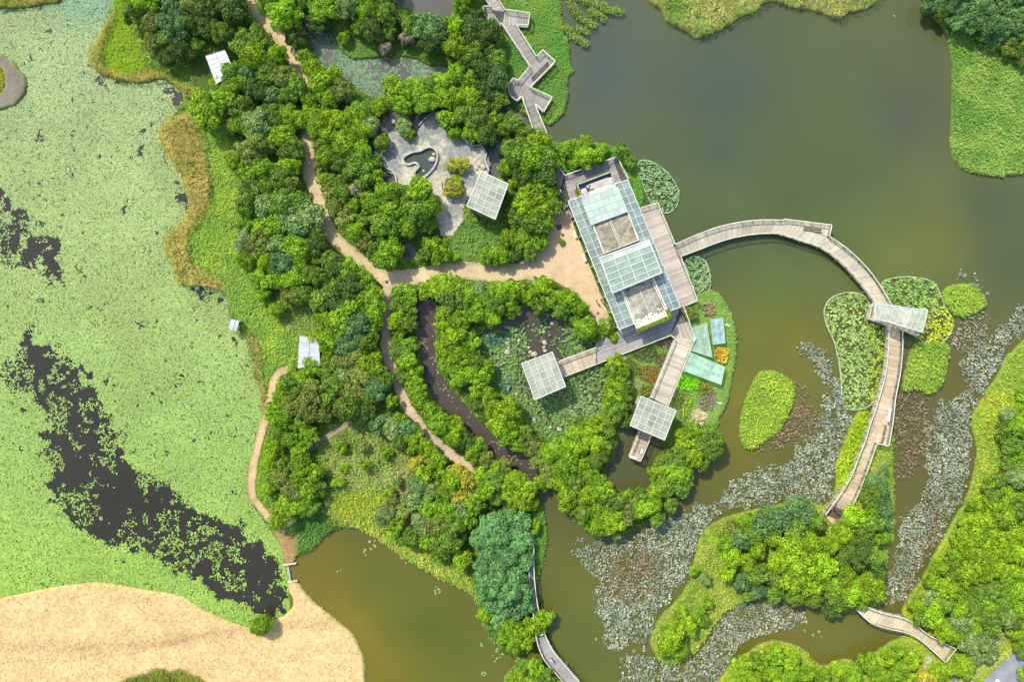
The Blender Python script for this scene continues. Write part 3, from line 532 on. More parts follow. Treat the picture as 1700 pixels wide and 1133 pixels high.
bC = np.exp(-((GXX - 1045) / 45) ** 2 - ((GYY - 945) / 38) ** 2) * .9 + np.exp(-((GXX - 1030) / 60) ** 2 - ((GYY - 990) / 15) ** 2) * .3
bE = np.clip(blur(rs(LF, 3), 6, 1), 0, 1) * .8 + np.exp(-((GXX - (1545 - (GYY - 900) * .35)) / 14) ** 2) * .5 * (GYY > 830) + .12
hole = 1 - .9 * np.clip((vnoise(GXX, GYY, 5, 39) - .58) * 5, 0, 1)
def lotus(poly, seed, label, br, dens=9, ca=GREY, cb=GREY2, thr=.45, amp=1.1, F=None):
    pads('lotus_leaves', (drift(poly, thr=thr, amp=amp) if F is None else F) * hole, dens * 3.2, seed, .08, .20, ca, cb, label, 'lotus leaves', zmax=.5, tilt=.6, third=(br, BRN), vary=1.0)
lotus(LA, 840, 'grey green lotus drift winding left of the long timber walkway', brownA * .6)
lotus(LB, 845, 'brown withered lotus drift beside the yellow green grass islet', brownA + .1, 6, ca=(.17,.12,.07), cb=(.20,.15,.10))
lotus(LC, 850, 'large grey green lotus drift with withered brown centre left of the wooded island', np.clip(bC, 0, 1), 9)
lotus(LD, 855, 'grey green lotus drift wrapping the southern tip of the wooded island', np.full_like(bC, .15), 9)
lotus(LE, 860, 'long grey green lotus drift along the right shore', bE * (GXX < 1560), 9)
lotus(LF, 865, 'thin brown withered lotus patch right of the long timber walkway', np.full_like(bC, .55), 6, ca=(.13,.12,.06), cb=(.17,.14,.08))
lotus(LG, 870, 'sparse browning lotus leaves below the round grass islet', np.full_like(bC, .4), 5)
lotus(LH, 875, 'thin trail of lotus leaves above the round grass islet', np.full_like(bC, .05), 4, thr=.3, amp=.9)
few = np.zeros((NY, NX))
for cx, cy, rr in ((612,912,9),(616,905,8),(565,950,5),(525,948,5),(725,982,5),(671,930,6),(830,1085,9),(822,1095,6),(803,1120,5),(800,1070,3),(970,1061,2.5),(978,1066,3),(990,1063,4),(983,1070,3),(1485,28,4),(1352,1052,6),(1362,1054,5),(1370,1058,2)):
    few = np.maximum(few, np.clip(1.3 - np.hypot(GXX - cx, GYY - cy) / rr, 0, 1))
pads('lily_pads', few * water_m * (vnoise(GXX, GYY, 4, 45) > .4), 5, 880, .15, .3, (.26,.34,.14), (.2,.3,.1), 'few pale pads floating in small clumps on open olive water', 'lily pads', tilt=.3)

# ---- low reed tufts standing in the shallows off the zigzag lawn (each tuft a thing)
def tuft_thing(pts, w, label, seed, c1=(.11,.25,.02), c2=(.22,.24,.05), name='reed_clump', h=1.1, group=None):
    m = strip_mask(pts, w) if len(pts) > 1 else (np.hypot(GXX - pts[0][0], GYY - pts[0][1]) < w)
    F = np.clip((blur(m, 1, 1) + (vnoise(GXX, GYY, 5, seed % 60) - .5) * .05) * 1.6, 0, 1) * (blur(m, 1, 1) > .05)
    px, py = scatter(F, 44, seed); n = len(px); r = np.random.RandomState(seed)
    t = r.rand(n, 1); col = (np.array(c1) * (1 - t) + np.array(c2) * t) * (.7 + .6 * r.rand(n))[:, None]
    ang = r.rand(n) * 6.28; nr = np.stack([np.cos(ang + 1.57) * .8, np.sin(ang + 1.57) * .8, .6 + r.rand(n)], -1)
    o = cloud(name, px, py, np.maximum(samp(TZ, px, py), 0) + .05 + h * r.rand(n), nr, ang, .16 + .25 * r.rand(n), .05 + .06 * r.rand(n), col, M['grass'])
    return tag(o, label, 'reeds', group)
RG = 'reed clumps in the shallows'
tuft_thing([(940,-12),(948,10),(962,28),(985,44)], 5, 'longest bent reed clump in the shallows at the top of the lake', 901, group=RG)
tuft_thing([(958,-4),(972,3),(978,8)], 5, 'short reed clump touching the top edge right of the long bent clump', 902, group=RG)
tuft_thing([(980,22),(990,26),(1000,32)], 5, 'oval reed clump between the long bent clump and the upper bar clump', 903, group=RG)
tuft_thing([(993,8),(1008,17),(1028,22)], 5, 'rightmost bar shaped reed clump below the top edge', 904, group=RG)
tuft_thing([(938,48),(950,60),(970,74)], 5, 'lowest diagonal reed clump beside the zigzag lawn shore', 905, group=RG)
tuft_thing([(958,47),(975,56)], 3, 'smallest reed clump between the lowest and the long bent clump', 906, group=RG)
# ---- curbed lily beds in the lake: a thin pale curb holding emergent leaves
bedlab = ['right of the building north corner', 'small bed below the curved boardwalk start', 'long bed left of the canopy pavilion', 'wide bed right of the canopy pavilion']
bedcol = [((.15,.27,.09), (.21,.32,.13)), ((.17,.29,.10), (.22,.34,.13)), ((.23,.34,.09), (.28,.38,.11)), ((.20,.33,.075), (.34,.41,.06))]
for i, b in enumerate(BEDS):
    cp = catmull(b, 5); mb = MB()
    c0 = sum(p[0] for p in cp) / len(cp), sum(p[1] for p in cp) / len(cp)
    for a, b_ in zip(cp, cp[1:] + cp[:1]):
        A = P(*a); B = P(*b_); mb.bar((A.x, A.y, -.05), (B.x, B.y, -.05), .17, .5, (.40, .46, .33))
    e = empty('planted_bed', P(*c0), 'curb ringed bed of leafy water plants, ' + bedlab[i], 'water plant bed', 'curbed planted beds in the lake')
    o = mb.build('curb', M['conc'], None); o.parent = e; o.matrix_parent_inverse = Matrix.Translation(-e.location)
    F = (raster(cp) * (.25 + 1.1 * fbm(GXX, GYY, 8, 60 + i))).clip(0, 1) * (1 - .92 * np.clip((vnoise(GXX, GYY, 5, 50 + i) - .52) * 6, 0, 1))
    px, py = scatter(F, 40, 920 + i); n = len(px); r = np.random.RandomState(i)
    t = np.clip((fbm(px, py, 24, 61 + i) - .5) * 4 + .5, 0, 1)[:, None]
    if i == 3: t = np.clip((px + py - 2030) / 60, 0, 1)[:, None]
    col = (np.array(bedcol[i][0]) * (1 - t) + np.array(bedcol[i][1]) * t) * (.6 + .9 * r.rand(n))[:, None]
    yel = ((i == 2) & (px > 1436 + (py - 500) * .03) & (r.rand(n) < .7)) | ((i == 3) & (px + py > 2085) & (r.rand(n) < .6)); col[yel] = col[yel] * [1.12, 1.04, .4]
    nr = np.stack([(r.rand(n) - .5) * 1.4, (r.rand(n) - .5) * 1.4, np.ones(n)], -1)
    o = cloud('leaves', px, py, .04 + .45 * r.rand(n), nr, r.rand(n) * 6.28, .14 + .14 * r.rand(n), .09 + .09 * r.rand(n), col, M['pad'], 5)
    o.parent = e; o.matrix_parent_inverse = Matrix.Translation(-e.location); o['kind'] = 'stuff'

# ------------------------------------------------------------------ paths and paved ground
def ribbon(pts, w, n=None, jit=1.0, seed=0):
    c = catmull(pts, 8, False); c = resample(c, max(12, int(len(c) * 2.2))); t = np.gradient(c, axis=0); t /= np.linalg.norm(t, axis=1, keepdims=True)
    nn = np.stack([-t[:, 1], t[:, 0]], 1); jw = 1 + (fbm(c[:, 0], c[:, 1], 18, seed) - .5) * .5 * jit; jv = 1 + (fbm(c[:, 0], c[:, 1], 18, seed + 3) - .5) * .5 * jit
    return c + nn * (w * jw)[:, None], c - nn * (w * jv)[:, None]
def path_obj(name, pts, w, z, label, ca, cb, seed):
    a, b = ribbon(pts, w, seed=seed); mb = MB()
    for i in range(len(a) - 1):
        for s in range(6):
            q = [(a[i] * (1 - u) + b[i] * u) for u in (s / 6, (s + 1) / 6)] + [(a[i + 1] * (1 - u) + b[i + 1] * u) for u in ((s + 1) / 6, s / 6)]
            edge = 1 if s in (0, 5) else 0
            mb.face([P(p[0], p[1]) + Vector((0, 0, z)) for p in q][::-1], cb if edge else ca)
    o = mb.build(name, M['path'])
    for p in o.data.polygons:
        if p.normal.z < 0: p.flip()
    return tag(o, label, kind='structure')
TAN = (.44, .335, .185); TAN2 = (.38, .30, .16)
path_obj('path', *PATHS[0], .53, 'tan path through the western grove', TAN, TAN2, 1)
path_obj('path', *PATHS[1], .537, 'wide tan path to the forecourt', TAN, TAN2, 2)
path_obj('path', *PATHS[2], .544, 'tan path south along the stream', (.42, .32, .21), TAN2, 3)
path_obj('path', *PATHS[3], .55, 'sandy dam path beside the left pond', (.42, .30, .15), (.34, .25, .10), 4)
path_obj('path', *PATHS[4], .555, 'short brown path in the meadow', (.25, .18, .11), (.22, .17, .09), 5)
def sheet_poly(name, poly, z, matr, fcol, label=None, kind='structure', thick=.3):
    """paved sheet on the raster grid so colour can vary; sides dropped as one prism below"""
    p = [P(*q) for q in poly]; mb = MB(); mb.prism(p, z - thick, z, fcol); return tag(mb.build(name, matr), label, kind=kind)
sheet_poly('plaza', FORE, .56, M['path'], (.48, .34, .20), 'sandy forecourt west of the glass roofed centre')
# paved court: grid sheet with worn stone mottling, cut around the curved basin
pm = blur(plaza_m, 1, 1); f1 = fbm(GXX, GYY, 26, 48)[..., None]; f2 = fbm(GXX, GYY, 6, 52, 2)[..., None]
mxx = np.clip((f1 - .5) * 4 + .5 + (f2 - .5) * 1.4, 0, 1)
PCOL = np.array([.47, .42, .31]) * mxx + np.array([.24, .245, .225]) * (1 - mxx)
o = grid_mesh('paved_court', gx, gy, np.full((NY, NX), .58), PCOL, (pm > .55), M['conc']); tag(o, 'mottled grey stone court around the curved basin', kind='structure')
o = grid_mesh('basin_water', gx, gy, np.full((NY, NX), .44), np.tile(np.array([.035, .045, .03]), (NY, NX, 1)), blur(rs(HEART, 4), 1, 1) > .2, M['water']); tag(o, 'dark green water in the curved basin', kind='structure')
def curb(name, pts, w, h, z, label, cat, col=(.42, .41, .36), closed=False, parent=None):
    cp = catmull(pts, 6, closed); cp = cp + [cp[0]] if closed else cp
    c = np.array(cp); t = np.gradient(c, axis=0); t /= np.linalg.norm(t, axis=1, keepdims=True) + 1e-9; nn = np.stack([-t[:, 1], t[:, 0]], 1) * w / 2 / PXM
    A = c + nn; B = c - nn; mb = MB()
    for i in range(len(c) - 1): mb.prism([P(*A[i]), P(*A[i + 1]), P(*B[i + 1]), P(*B[i])], z, z + h, col)
    o = mb.build(name, M['conc']); return tag(o, label, cat)
curb('low_wall', HEART, .38, .55, .45, 'pale low wall looping around the boot shaped basin', 'low wall', closed=True)
curb('low_wall', [(628,253),(629,262),(634,272),(644,281),(652,285),(657,293),(660,306)], .30, .5, .45, 'pale curved low wall at the left edge of the paved court', 'low wall')
curb('low_wall', [(696,210),(703,202),(712,194),(724,187)], .30, .4, .45, 'brownish curved low wall at the top of the paved court', 'low wall', col=(.30,.24,.17))
curb('low_wall', [(769,230),(776,238),(785,244),(793,243),(802,247),(807,257),(806,268),(812,285)], .30, .5, .45, 'pale curved low wall at the right edge of the paved court', 'low wall')
def boulder(px, py, r_, label, z=.5, group=None):
    mb = MB(); n = 10; rr = random.Random(int(px * 7 + py)); rings = []
    for k, (zz, s) in enumerate(((-.3, .9), (.1, 1), (.45, .8), (.62, .4))):
        rings.append([(r_ * s * (1 + rr.uniform(-.15, .15)) * math.cos(i * 2 * math.pi / n), r_ * .8 * s * (1 + rr.uniform(-.15, .15)) * math.sin(i * 2 * math.pi / n), r_ * zz) for i in range(n)])
    for a, b in zip(rings[:-1], rings[1:]):
        for i in range(n): mb.face([a[i], a[(i + 1) % n], b[(i + 1) % n], b[i]])
    mb.face(rings[-1])
    o = mb.build('boulder', M['stone']); o.location = P(px, py) + Vector((0, 0, z)); o.rotation_euler.z = rr.uniform(0, 3)
    return tag(o, label, 'boulder', group)
boulder(718, 266, .75, 'largest tan boulder standing in the boot shaped basin', .45)
boulder(721, 257, .4, 'small tan boulder above the largest one in the boot shaped basin', .45)
boulder(704, 285, .3, 'tiny pale boulder near the toe of the boot shaped basin', .45)
boulder(796, 274, .65, 'left pale boulder above the square pavilion corner')
boulder(803, 278, .8, 'right and largest pale boulder above the square pavilion corner')
boulder(791, 281, .5, 'grey round boulder left of the pair above the square pavilion')
boulder(654, 203, .55, 'pinkish boulder in the shade above the paved court')
boulder(735, 389, .65, 'pale round boulder at the southern tip of the paved court')
boulder(681, 396, .6, 'tan boulder beside the tiny dark pool')
SG = 'rocks lining the garden pond'
STN = [(843,563,.5),(842,570,.6),(844,578,.55),(842,585,.75),(861,566,.45),(873,571,.4),(877,578,.45),(880,585,.5),(887,589,.8),(916,538,.5),(903,551,.5),(904,569,.7),(903,577,.45),(905,583,.5),(841,634,.5),(843,648,.5),(857,655,.5),(860,662,.45),(899,660,.6),(905,667,.55),(943,670,.5),(946,675,.5),(949,683,.55),(953,689,.5),(887,697,.6),(931,707,.4),(913,710,.6),(929,713,.7),(930,733,.5)]
places = {}
for i, (x, y, r_) in enumerate(STN):
    if x < 848 and y < 590: q = 'top left rock row of the garden pond'; s = ('first', 'second', 'third', 'fourth')[i]
    elif x < 895 and y < 595: q = 'diagonal row above left lattice roof'; s = ('first', 'second', 'third', 'fourth', 'fifth')[i - 4]
    elif x < 920 and y < 590: q = 'upright rock row above the link deck'; s = ('first', 'second', 'third', 'fourth', 'fifth')[i - 9]
    elif x < 862 and y > 630: q = 'rocks left of the left lattice roof'; s = ('first', 'second', 'third', 'fourth')[i - 14]
    elif y < 670 and x > 890: q = 'rock pair under the left lattice roof'; s = ('first', 'second')[i - 18]
    elif x > 940: q = 'rock chain below right of the left lattice roof'; s = ('first', 'second', 'third', 'fourth')[i - 20]
    else: q = 'rocks at the foot of the garden pond'; s = ('first', 'second', 'third', 'fourth', 'fifth')[i - 24]
    boulder(x, y, r_ * .9, 'tan rock, %s from top, %s' % (s, q), .05, SG)

# ------------------------------------------------------------------ timber decks
DZ = 1.15
def w2(px, py, z=DZ): v = P(px, py, z); return (v.x, v.y)
def clip_half(poly, nx, ny, c, keep_less):
    out = []
    for i in range(len(poly)):
        a, b = poly[i - 1], poly[i]; da = nx * a[0] + ny * a[1] - c; db = nx * b[0] + ny * b[1] - c
        if not keep_less: da, db = -da, -db
        if (da <= 0) != (db <= 0):
            t = da / (da - db); out.append((a[0] + (b[0] - a[0]) * t, a[1] + (b[1] - a[1]) * t))
        if db <= 0: out.append(b)
    return out
def planks(mb, poly, z, run, pitch=.32, gap=.045, col=(.32, .285, .22), seed=0, var=.32, warm=0):
    """boards laid across direction run=(dx,dy px) inside a world polygon"""
    d = math.hypot(*run); nx, ny = run[0] / d, -run[1] / d; rr = random.Random(seed)
    pr = [nx * p[0] + ny * p[1] for p in poly]; c = min(pr); hi = max(pr); slow = 0
    while c < hi:
        q = clip_half(clip_half(poly, nx, ny, c + pitch - gap, True), nx, ny, c, False)
        slow = .8 * slow + rr.uniform(-.1, .1)
        if len(q) >= 3:
            f = 1 + slow + rr.uniform(-var, var) * .5
            mb.prism(q, z - .1, z, (col[0] * f * (1 + warm * .1), col[1] * f, col[2] * f), bottom=False)
        c += pitch
def railing(name, pts, parent, z=DZ, h=1.05, post=2.0, col=(1.05, 1.05, 1), inset=0):
    """pts photo px polyline at deck level"""
    mb = MB(); W3 = [P(x, y, z) for x, y in pts]
    for a, b in zip(W3[:-1], W3[1:]):
        L_ = (b - a).length; n = max(1, round(L_ / post))
        for k in range(n + 1):
            q = a.lerp(b, k / n); mb.bar((q.x, q.y, z - .05), (q.x, q.y, z + h), .09, .09, col)
        mb.bar(a + Vector((0, 0, h + .02)), b + Vector((0, 0, h + .02)), .17, .06, (col[0] * 1.15, col[1] * 1.15, col[2] * 1.1))
        for hh in (.25, .5, .78): mb.bar(a + Vector((0, 0, hh)), b + Vector((0, 0, hh)), .025, .025, col)
        mb.bar(a + Vector((0, 0, -.12)), b + Vector((0, 0, -.12)), .12, .3, (.7, .66, .6))
    o = mb.build(name, M['rail'], None); attach(o, parent); return o
def attach(o, parent):
    o.parent = parent; o.matrix_parent_inverse = parent_inv(parent)
def parent_inv(p):
    m = Matrix.Translation(p.location) @ p.rotation_euler.to_matrix().to_4x4(); return m.inverted()
def pile(parent, px, py, z=DZ, z0=-1.1):
    v = P(px, py, z); mb = MB(); mb.cyl((v.x, v.y), .14, z0, z - .1, 8, (.8, .75, .65)); attach(mb.build('pile', M['rail']), parent)
def deck_part(parent, polys, warm=0, col=(.32, .285, .22)):
    mb = MB()
    for i, (poly, run, c) in enumerate(polys): planks(mb, [w2(*p) for p in poly], DZ, run, col=c or col, seed=i + 3, warm=warm)
    attach(mb.build('deck', M['wood']), parent)
def curved_deck(parent, L, R, n, col, seed=0):
    A = resample(L, n + 1); B = resample(R, n + 1); mb = MB(); rr = random.Random(seed); slow = 0
    for i in range(n):
        g = .1; slow = .85 * slow + rr.uniform(-.07, .07); f = 1 + slow + rr.uniform(-.13, .13); t = i / n
        c = col(t) if callable(col) else col
        q = [A[i], A[i] + (A[i + 1] - A[i]) * (1 - g), B[i] + (B[i + 1] - B[i]) * (1 - g), B[i]]
        mb.prism([w2(*p) for p in q], DZ - .1, DZ, tuple(v * f for v in c), bottom=False)
    attach(mb.build('deck', M['wood']), parent); return A, B
GREYW = (.25, .23, .195); WARMW = (.42, .325, .205)
# zigzag boardwalk
zb = empty('boardwalk', P(860, 90), 'grey timber zigzag boardwalk with side bays on the northern lawn', 'boardwalk')
deck_part(zb, [
  ([(790,-70),(812,-70),(826,0),(838,19),(833,42),(817,18),(805,0)], (.4, 1), None),
  ([(802.6,14),(817,16),(838,19),(879,25),(877,45),(855.6,42.3),(833,42),(801,40)], (1, .05), None),
  ([(833,42),(855.6,43),(890.5,96.6),(879.4,112.5)], (.5, .87), None),
  ([(890.5,96.6),(900.6,86),(921.2,104.6),(879.4,147),(860,136),(879.4,112.5)], (-.65, .76), None),
  ([(851.6,132.4),(860,136),(879.4,147),(886,150),(916.5,164),(902,187.4),(887,173.4),(866,162),(857.7,169.4),(846,160),(843.7,144)], (.9, .4), None),
  ([(866,162),(887,173),(908.5,225),(884.7,214.4)], (.38, .92), None)], col=GREYW)
railing('railing', [(805,0),(815,14),(802.6,14),(801,40),(833,42),(879.4,112.5),(860,136),(851.6,132.4),(843.7,144),(846,160),(857.7,169.4),(866,162),(884.7,214.4)], zb)
railing('railing', [(812,-60),(826,0),(838,19),(879,25),(877,45),(855.6,43.5),(890.5,96.6),(900.6,86),(921.2,104.6),(879.4,147),(916.5,164),(902,187.4),(887,173.4),(908.5,225)], zb)
for p in ((884,170),(893,200),(905,215),(918,104)): pile(zb, *p)
# curved boardwalk over the lake
arc = empty('boardwalk', P(1297, 378), 'long curved timber boardwalk sweeping over the open lake to the canopy', 'boardwalk')
TOPE = [(1119,407),(1150,393),(1190,378),(1230,369.5),(1265,366.5),(1296,367),(1377,375),(1373,394),(1400,412),(1425,435),(1445,458),(1463,485),(1477,508)]
BOTE = [(1128,427),(1160,415),(1200,400),(1240,391),(1280,388),(1300,391),(1330,401),(1360,411),(1390,432),(1415,458),(1437,485),(1451,506)]
TA = [(1119,407),(1150,393),(1190,378),(1230,369.5),(1265,366.5),(1296,368.5),(1320,374),(1350,384),(1374,394),(1400,412),(1425,435),(1445,458),(1463,485),(1477,508)]
curved_deck(arc, catmull(TA, 5, False), catmull(BOTE, 5, False), 165, lambda t: tuple(a * (1 - t) + b * t for a, b in zip((.30,.275,.205), (.37,.32,.225))), 4)
deck_part(arc, [([(1296,368),(1302,366),(1377,375),(1373,394.5),(1350,384),(1320,373.5)], (1, .1), (.34,.305,.22))])
railing('railing', catmull([(1119,407),(1150,393),(1190,378),(1230,369.5),(1265,366.5),(1294,367)], 2, False) + [(1301,365.5),(1377,375),(1373,394)] + catmull([(1373,394),(1400,412),(1425,435),(1445,458),(1463,485),(1477,508)], 2, False)[1:], arc)
railing('railing', catmull(BOTE, 2, False), arc)
for i in range(0, len(BOTE)): pile(arc, *BOTE[i])
# long walkway south of the canopy
sw = empty('boardwalk', P(1460, 660), 'pale timber walkway running south from the glass canopy pavilion', 'boardwalk')
LW = [(1471,538),(1471,565),(1469,595),(1465,625),(1458,650),(1451,674),(1440,705),(1432,732),(1420,762),(1409,790),(1392,818),(1378,838),(1367,853)]
RW = [(1493,543),(1494,565),(1493,590),(1489,625),(1483,655),(1470,690),(1460,712),(1451,736),(1440,768),(1430,795),(1419,822),(1404,850),(1392,866)]
curved_deck(sw, catmull(LW, 5, False), catmull(RW, 5, False), 150, WARMW, 9)
deck_part(sw, [([(1483,654),(1482,661),(1478,700),(1471,740),(1451.5,736),(1460,712),(1471,689)], (.05, 1), WARMW)])
deck_part(sw, [([(1367,853),(1378,838),(1404,850),(1392,868),(1387,882),(1378,868)], (-.4, .9), (.40,.29,.19))])
railing('railing', catmull(LW, 2, False), sw)
railing('railing', catmull(RW[:5], 2, False) + [(1482,661),(1478,700),(1471,740),(1451.5,736)] + catmull(RW[7:], 2, False)[1:], sw)
for x, y in LW[1::2] + RW[1::2]: pile(sw, x, y)
# south boardwalk
bb = empty('boardwalk', P(915, 1090), 'dark grey boardwalk curving along the channel at the bottom edge', 'boardwalk')
LB_ = [(879,905),(878,940),(880,985),(884.7,1015.6),(888,1045),(892,1066),(898,1083),(906,1097),(920,1113),(934,1129),(955,1155),(980,1190)]
RB_ = [(886,903),(886,940),(889,981),(895,1017),(900,1040),(908,1060),(917,1077),(928,1091),(941,1106),(952,1119),(975,1145),(1000,1178)]
curved_deck(bb, catmull(LB_, 4, False), catmull(RB_, 4, False), 130, (.24, .225, .205), 12)
railing('railing', catmull(LB_, 2, False), bb); railing('railing', catmull(RB_, 2, False), bb)
for x, y in LB_[2::2] + RB_[2::2]: pile(bb, x, y)
# footbridge to the right shore
fb = empty('footbridge', P(1490, 1035), 'short curving tan footbridge between the wooded island and right shore', 'footbridge')
LF_ = [(1419.4,1012),(1440.6,1031.5),(1467,1041),(1496,1047),(1515,1055),(1536,1071),(1565,1098)]
RF_ = [(1430,1003),(1445,1010),(1466,1017),(1496,1024),(1517,1037),(1538.5,1053),(1582,1075)]
curved_deck(fb, catmull(LF_, 4, False), catmull(RF_, 4, False), 76, (.40, .33, .21), 15)
railing('railing', catmull(LF_, 2, False), fb); railing('railing', catmull(RF_, 2, False), fb)
railing('railing', [(1565,1098),(1582,1075)], fb, h=1.0)
for x, y in LF_[1:4] + RF_[1:4]: pile(fb, x, y)

# leaf litter and stray grass along the path edges
pe = blur(path_m | fore_m, 2, 2); pe = np.clip(1 - np.abs(pe - .55) / .4, 0, 1) * (vnoise(GXX, GYY, 7, 47) > .35)
px, py = scatter(pe.astype(np.float32), 7, 990, 60000); n = len(px); r = np.random.RandomState(99)
col = np.where((r.rand(n) < .6)[:, None], [.13, .20, .03], [.28, .19, .09]) * (.6 + .7 * r.rand(n))[:, None]
tag(cloud('leaf_litter', px, py, .585 + .04 * r.rand(n), np.stack([(r.rand(n) - .5), (r.rand(n) - .5), np.ones(n)], -1), r.rand(n) * 6.28, .08 + .12 * r.rand(n), .05 + .05 * r.rand(n), col, M['grass']), 'fallen leaves and stray grass along the tan path edges', 'leaf litter', kind='stuff')
# ------------------------------------------------------------------ lattice roofed pavilions
def bil(c, u, v): return tuple((c[0][k] * (1 - u) + c[1][k] * u) * (1 - v) + (c[3][k] * (1 - u) + c[2][k] * u) * v for k in (0, 1))
def lattice(parent, c, z, nu, nv, bw=.16, depth=.35, fascia=.0, glass='glass', names=('roof_frame', 'roof_glass'), gcol=(1, 1, 1), cellcol=None, fcol=(1, 1, 1)):
    """c = four photo-px corners at height z; beams along both directions and panes between"""
    fr = MB(); gl = MB()
    for i in range(nu + 1):
        a = P(*bil(c, i / nu, 0), z); b = P(*bil(c, i / nu, 1), z); w = bw * (1.5 if i in (0, nu) else 1)
        fr.bar(a, b, w, depth, fcol)
    for j in range(nv + 1):
        a = P(*bil(c, 0, j / nv), z - .012); b = P(*bil(c, 1, j / nv), z - .012); w = bw * (1.5 if j in (0, nv) else 1)
        fr.bar(a, b, w, depth, fcol)
    if fascia:
        for k in range(4):
            a = P(*c[k], z - fascia / 2 - .05); b = P(*c[(k + 1) % 4], z - fascia / 2 - .05)
            fr.bar(a, b, .12, fascia, fcol)
    rr = random.Random(nu * 31 + nv)
    for i in range(nu):
        for j in range(nv):
            q = [P(*bil(c, (i + a) / nu, (j + b) / nv), z) for a, b in ((.04, .04), (.96, .04), (.96, .96), (.04, .96))]
            f = rr.uniform(.9, 1.08); col = cellcol(i, j) if cellcol else gcol
            gl.prism([(p.x, p.y) for p in q], z - .02, z + .02, tuple(v * f for v in col))
    a = fr.build(names[0], M['white']); b = gl.build(names[1], M[glass]); attach(a, parent); attach(b, parent)
def pavilion(corners, zr, nu, nv, label, floor=True, walls=False, fascia=.6):
    cx = sum(p[0] for p in corners) / 4; cy = sum(p[1] for p in corners) / 4; base = P(cx, cy, zr); base.z = DZ if floor else .5
    e = empty('pavilion', base, label, 'pavilion', 'lattice roofed pavilions')
    lattice(e, corners, zr, nu, nv, .115, .22, fascia, gcol=(1.22, 1.12, .92))
    W3 = [P(*p, zr) for p in corners]; ctr = sum(W3, Vector()) / 4
    ins = [ctr + (w - ctr) * .9 for w in W3]
    for w in ins:
        mb = MB(); mb.bar((w.x, w.y, .3), (w.x, w.y, zr - .2), .22, .22, (.9, .9, .88)); attach(mb.build('post', M['white']), e)
    mb = MB(); fl = [ctr + (w - ctr) * .97 for w in W3]; q = [(v.x, v.y) for v in fl]
    d = (W3[1] - W3[0]); planks(mb, q, (DZ + .02) if floor else .66, (d.x, -d.y), col=(.34, .27, .19), seed=int(cx)); attach(mb.build('floor', M['wood']), e)
    if walls:
        wb = MB()
        for a, b, f0, f1 in ((0, 3, 0, 1), (3, 2, 0, 1), (1, 2, 0, .45)):
            A = ins[a].lerp(ins[b], f0); B = ins[a].lerp(ins[b], f1); zc = (zr - .6 + .6) / 2
            wb.bar((A.x, A.y, zc + .2), (B.x, B.y, zc + .2), .12, zr - 1.4, (.78, .72, .6))
        attach(wb.build('wall', M['white']), e)
    return e
pav1 = [(799,285),(843.5,306),(822,364),(775,342)]
pavilion(pav1, 5.2, 4, 6, 'square lattice roofed pavilion beside the paved court', floor=False, walls=True, fascia=.8)
pav2 = [(866,604),(917,585),(939,642),(888,664)]
pavilion(pav2, 5.0, 5, 5, 'left lattice roofed pavilion standing among the lily pond plants', fascia=.6)
pav3 = [(1065,658.5),(1122,682),(1103,731),(1046,707)]
pavilion(pav3, 5.0, 5, 5, 'lower lattice roofed pavilion at the end of the southern link deck', fascia=.7)
# glass canopy pavilion at the bend of the walkway
cp = empty('pavilion', P(1490, 528) * 1, 'irregular folded glass canopy pavilion at the bend of the walkway', 'pavilion')
cp.location.z = DZ
mb = MB(); planks(mb, [w2(*p) for p in [(1444,504),(1478,508),(1525,515),(1518,558),(1489,545),(1469,540),(1438.5,529)]], DZ + .02, (1, .2), col=(.48,.37,.24), seed=8); attach(mb.build('deck', M['wood']), cp)
ZC4 = 5.2
fr = MB(); gl = MB()
up_ = [(1453,505),(1484,508),(1514,512.5),(1540,515)]; lo_ = [(1452,530),(1476,535),(1502,543),(1531,552)]
zu = [5.0, 5.6, 5.0, 5.5]; zl = [5.3, 4.9, 5.5, 5.0]
U = [P(x, y, z) for (x, y), z in zip(up_, zu)]; Lw = [P(x, y, z) for (x, y), z in zip(lo_, zl)]
for i in range(3):
    gl.face([Lw[i], Lw[i + 1], U[i]], (1.25, 1.2, 1.05)); gl.face([Lw[i + 1], U[i + 1], U[i]], (1.35, 1.3, 1.15))
    fr.bar(U[i], U[i + 1], .2, .2); fr.bar(Lw[i], Lw[i + 1], .2, .2); fr.bar(U[i], Lw[i + 1], .14, .18)
    for t in (.33, .66): fr.bar(U[i].lerp(U[i + 1], t), Lw[i].lerp(Lw[i + 1], t), .09, .15)
for i in range(4): fr.bar(U[i], Lw[i], .17, .2)
attach(fr.build('roof_frame', M['white']), cp); attach(gl.build('roof_glass', M['glass']), cp)
for v in (U[0], U[1], U[2], U[3], Lw[0], Lw[1], Lw[2], Lw[3]):
    mb = MB(); q = v.lerp(sum(U + Lw, Vector()) / 8, .06); mb.bar((q.x, q.y, -.6 if q.x > 74 else DZ - .2), (q.x, q.y, v.z - .1), .14, .14); attach(mb.build('post', M['white']), cp)
railing('railing', [(1452,505),(1444,504),(1438.5,529),(1469,540)], cp); railing('railing', [(1489,545),(1518,558),(1520,548)], cp)

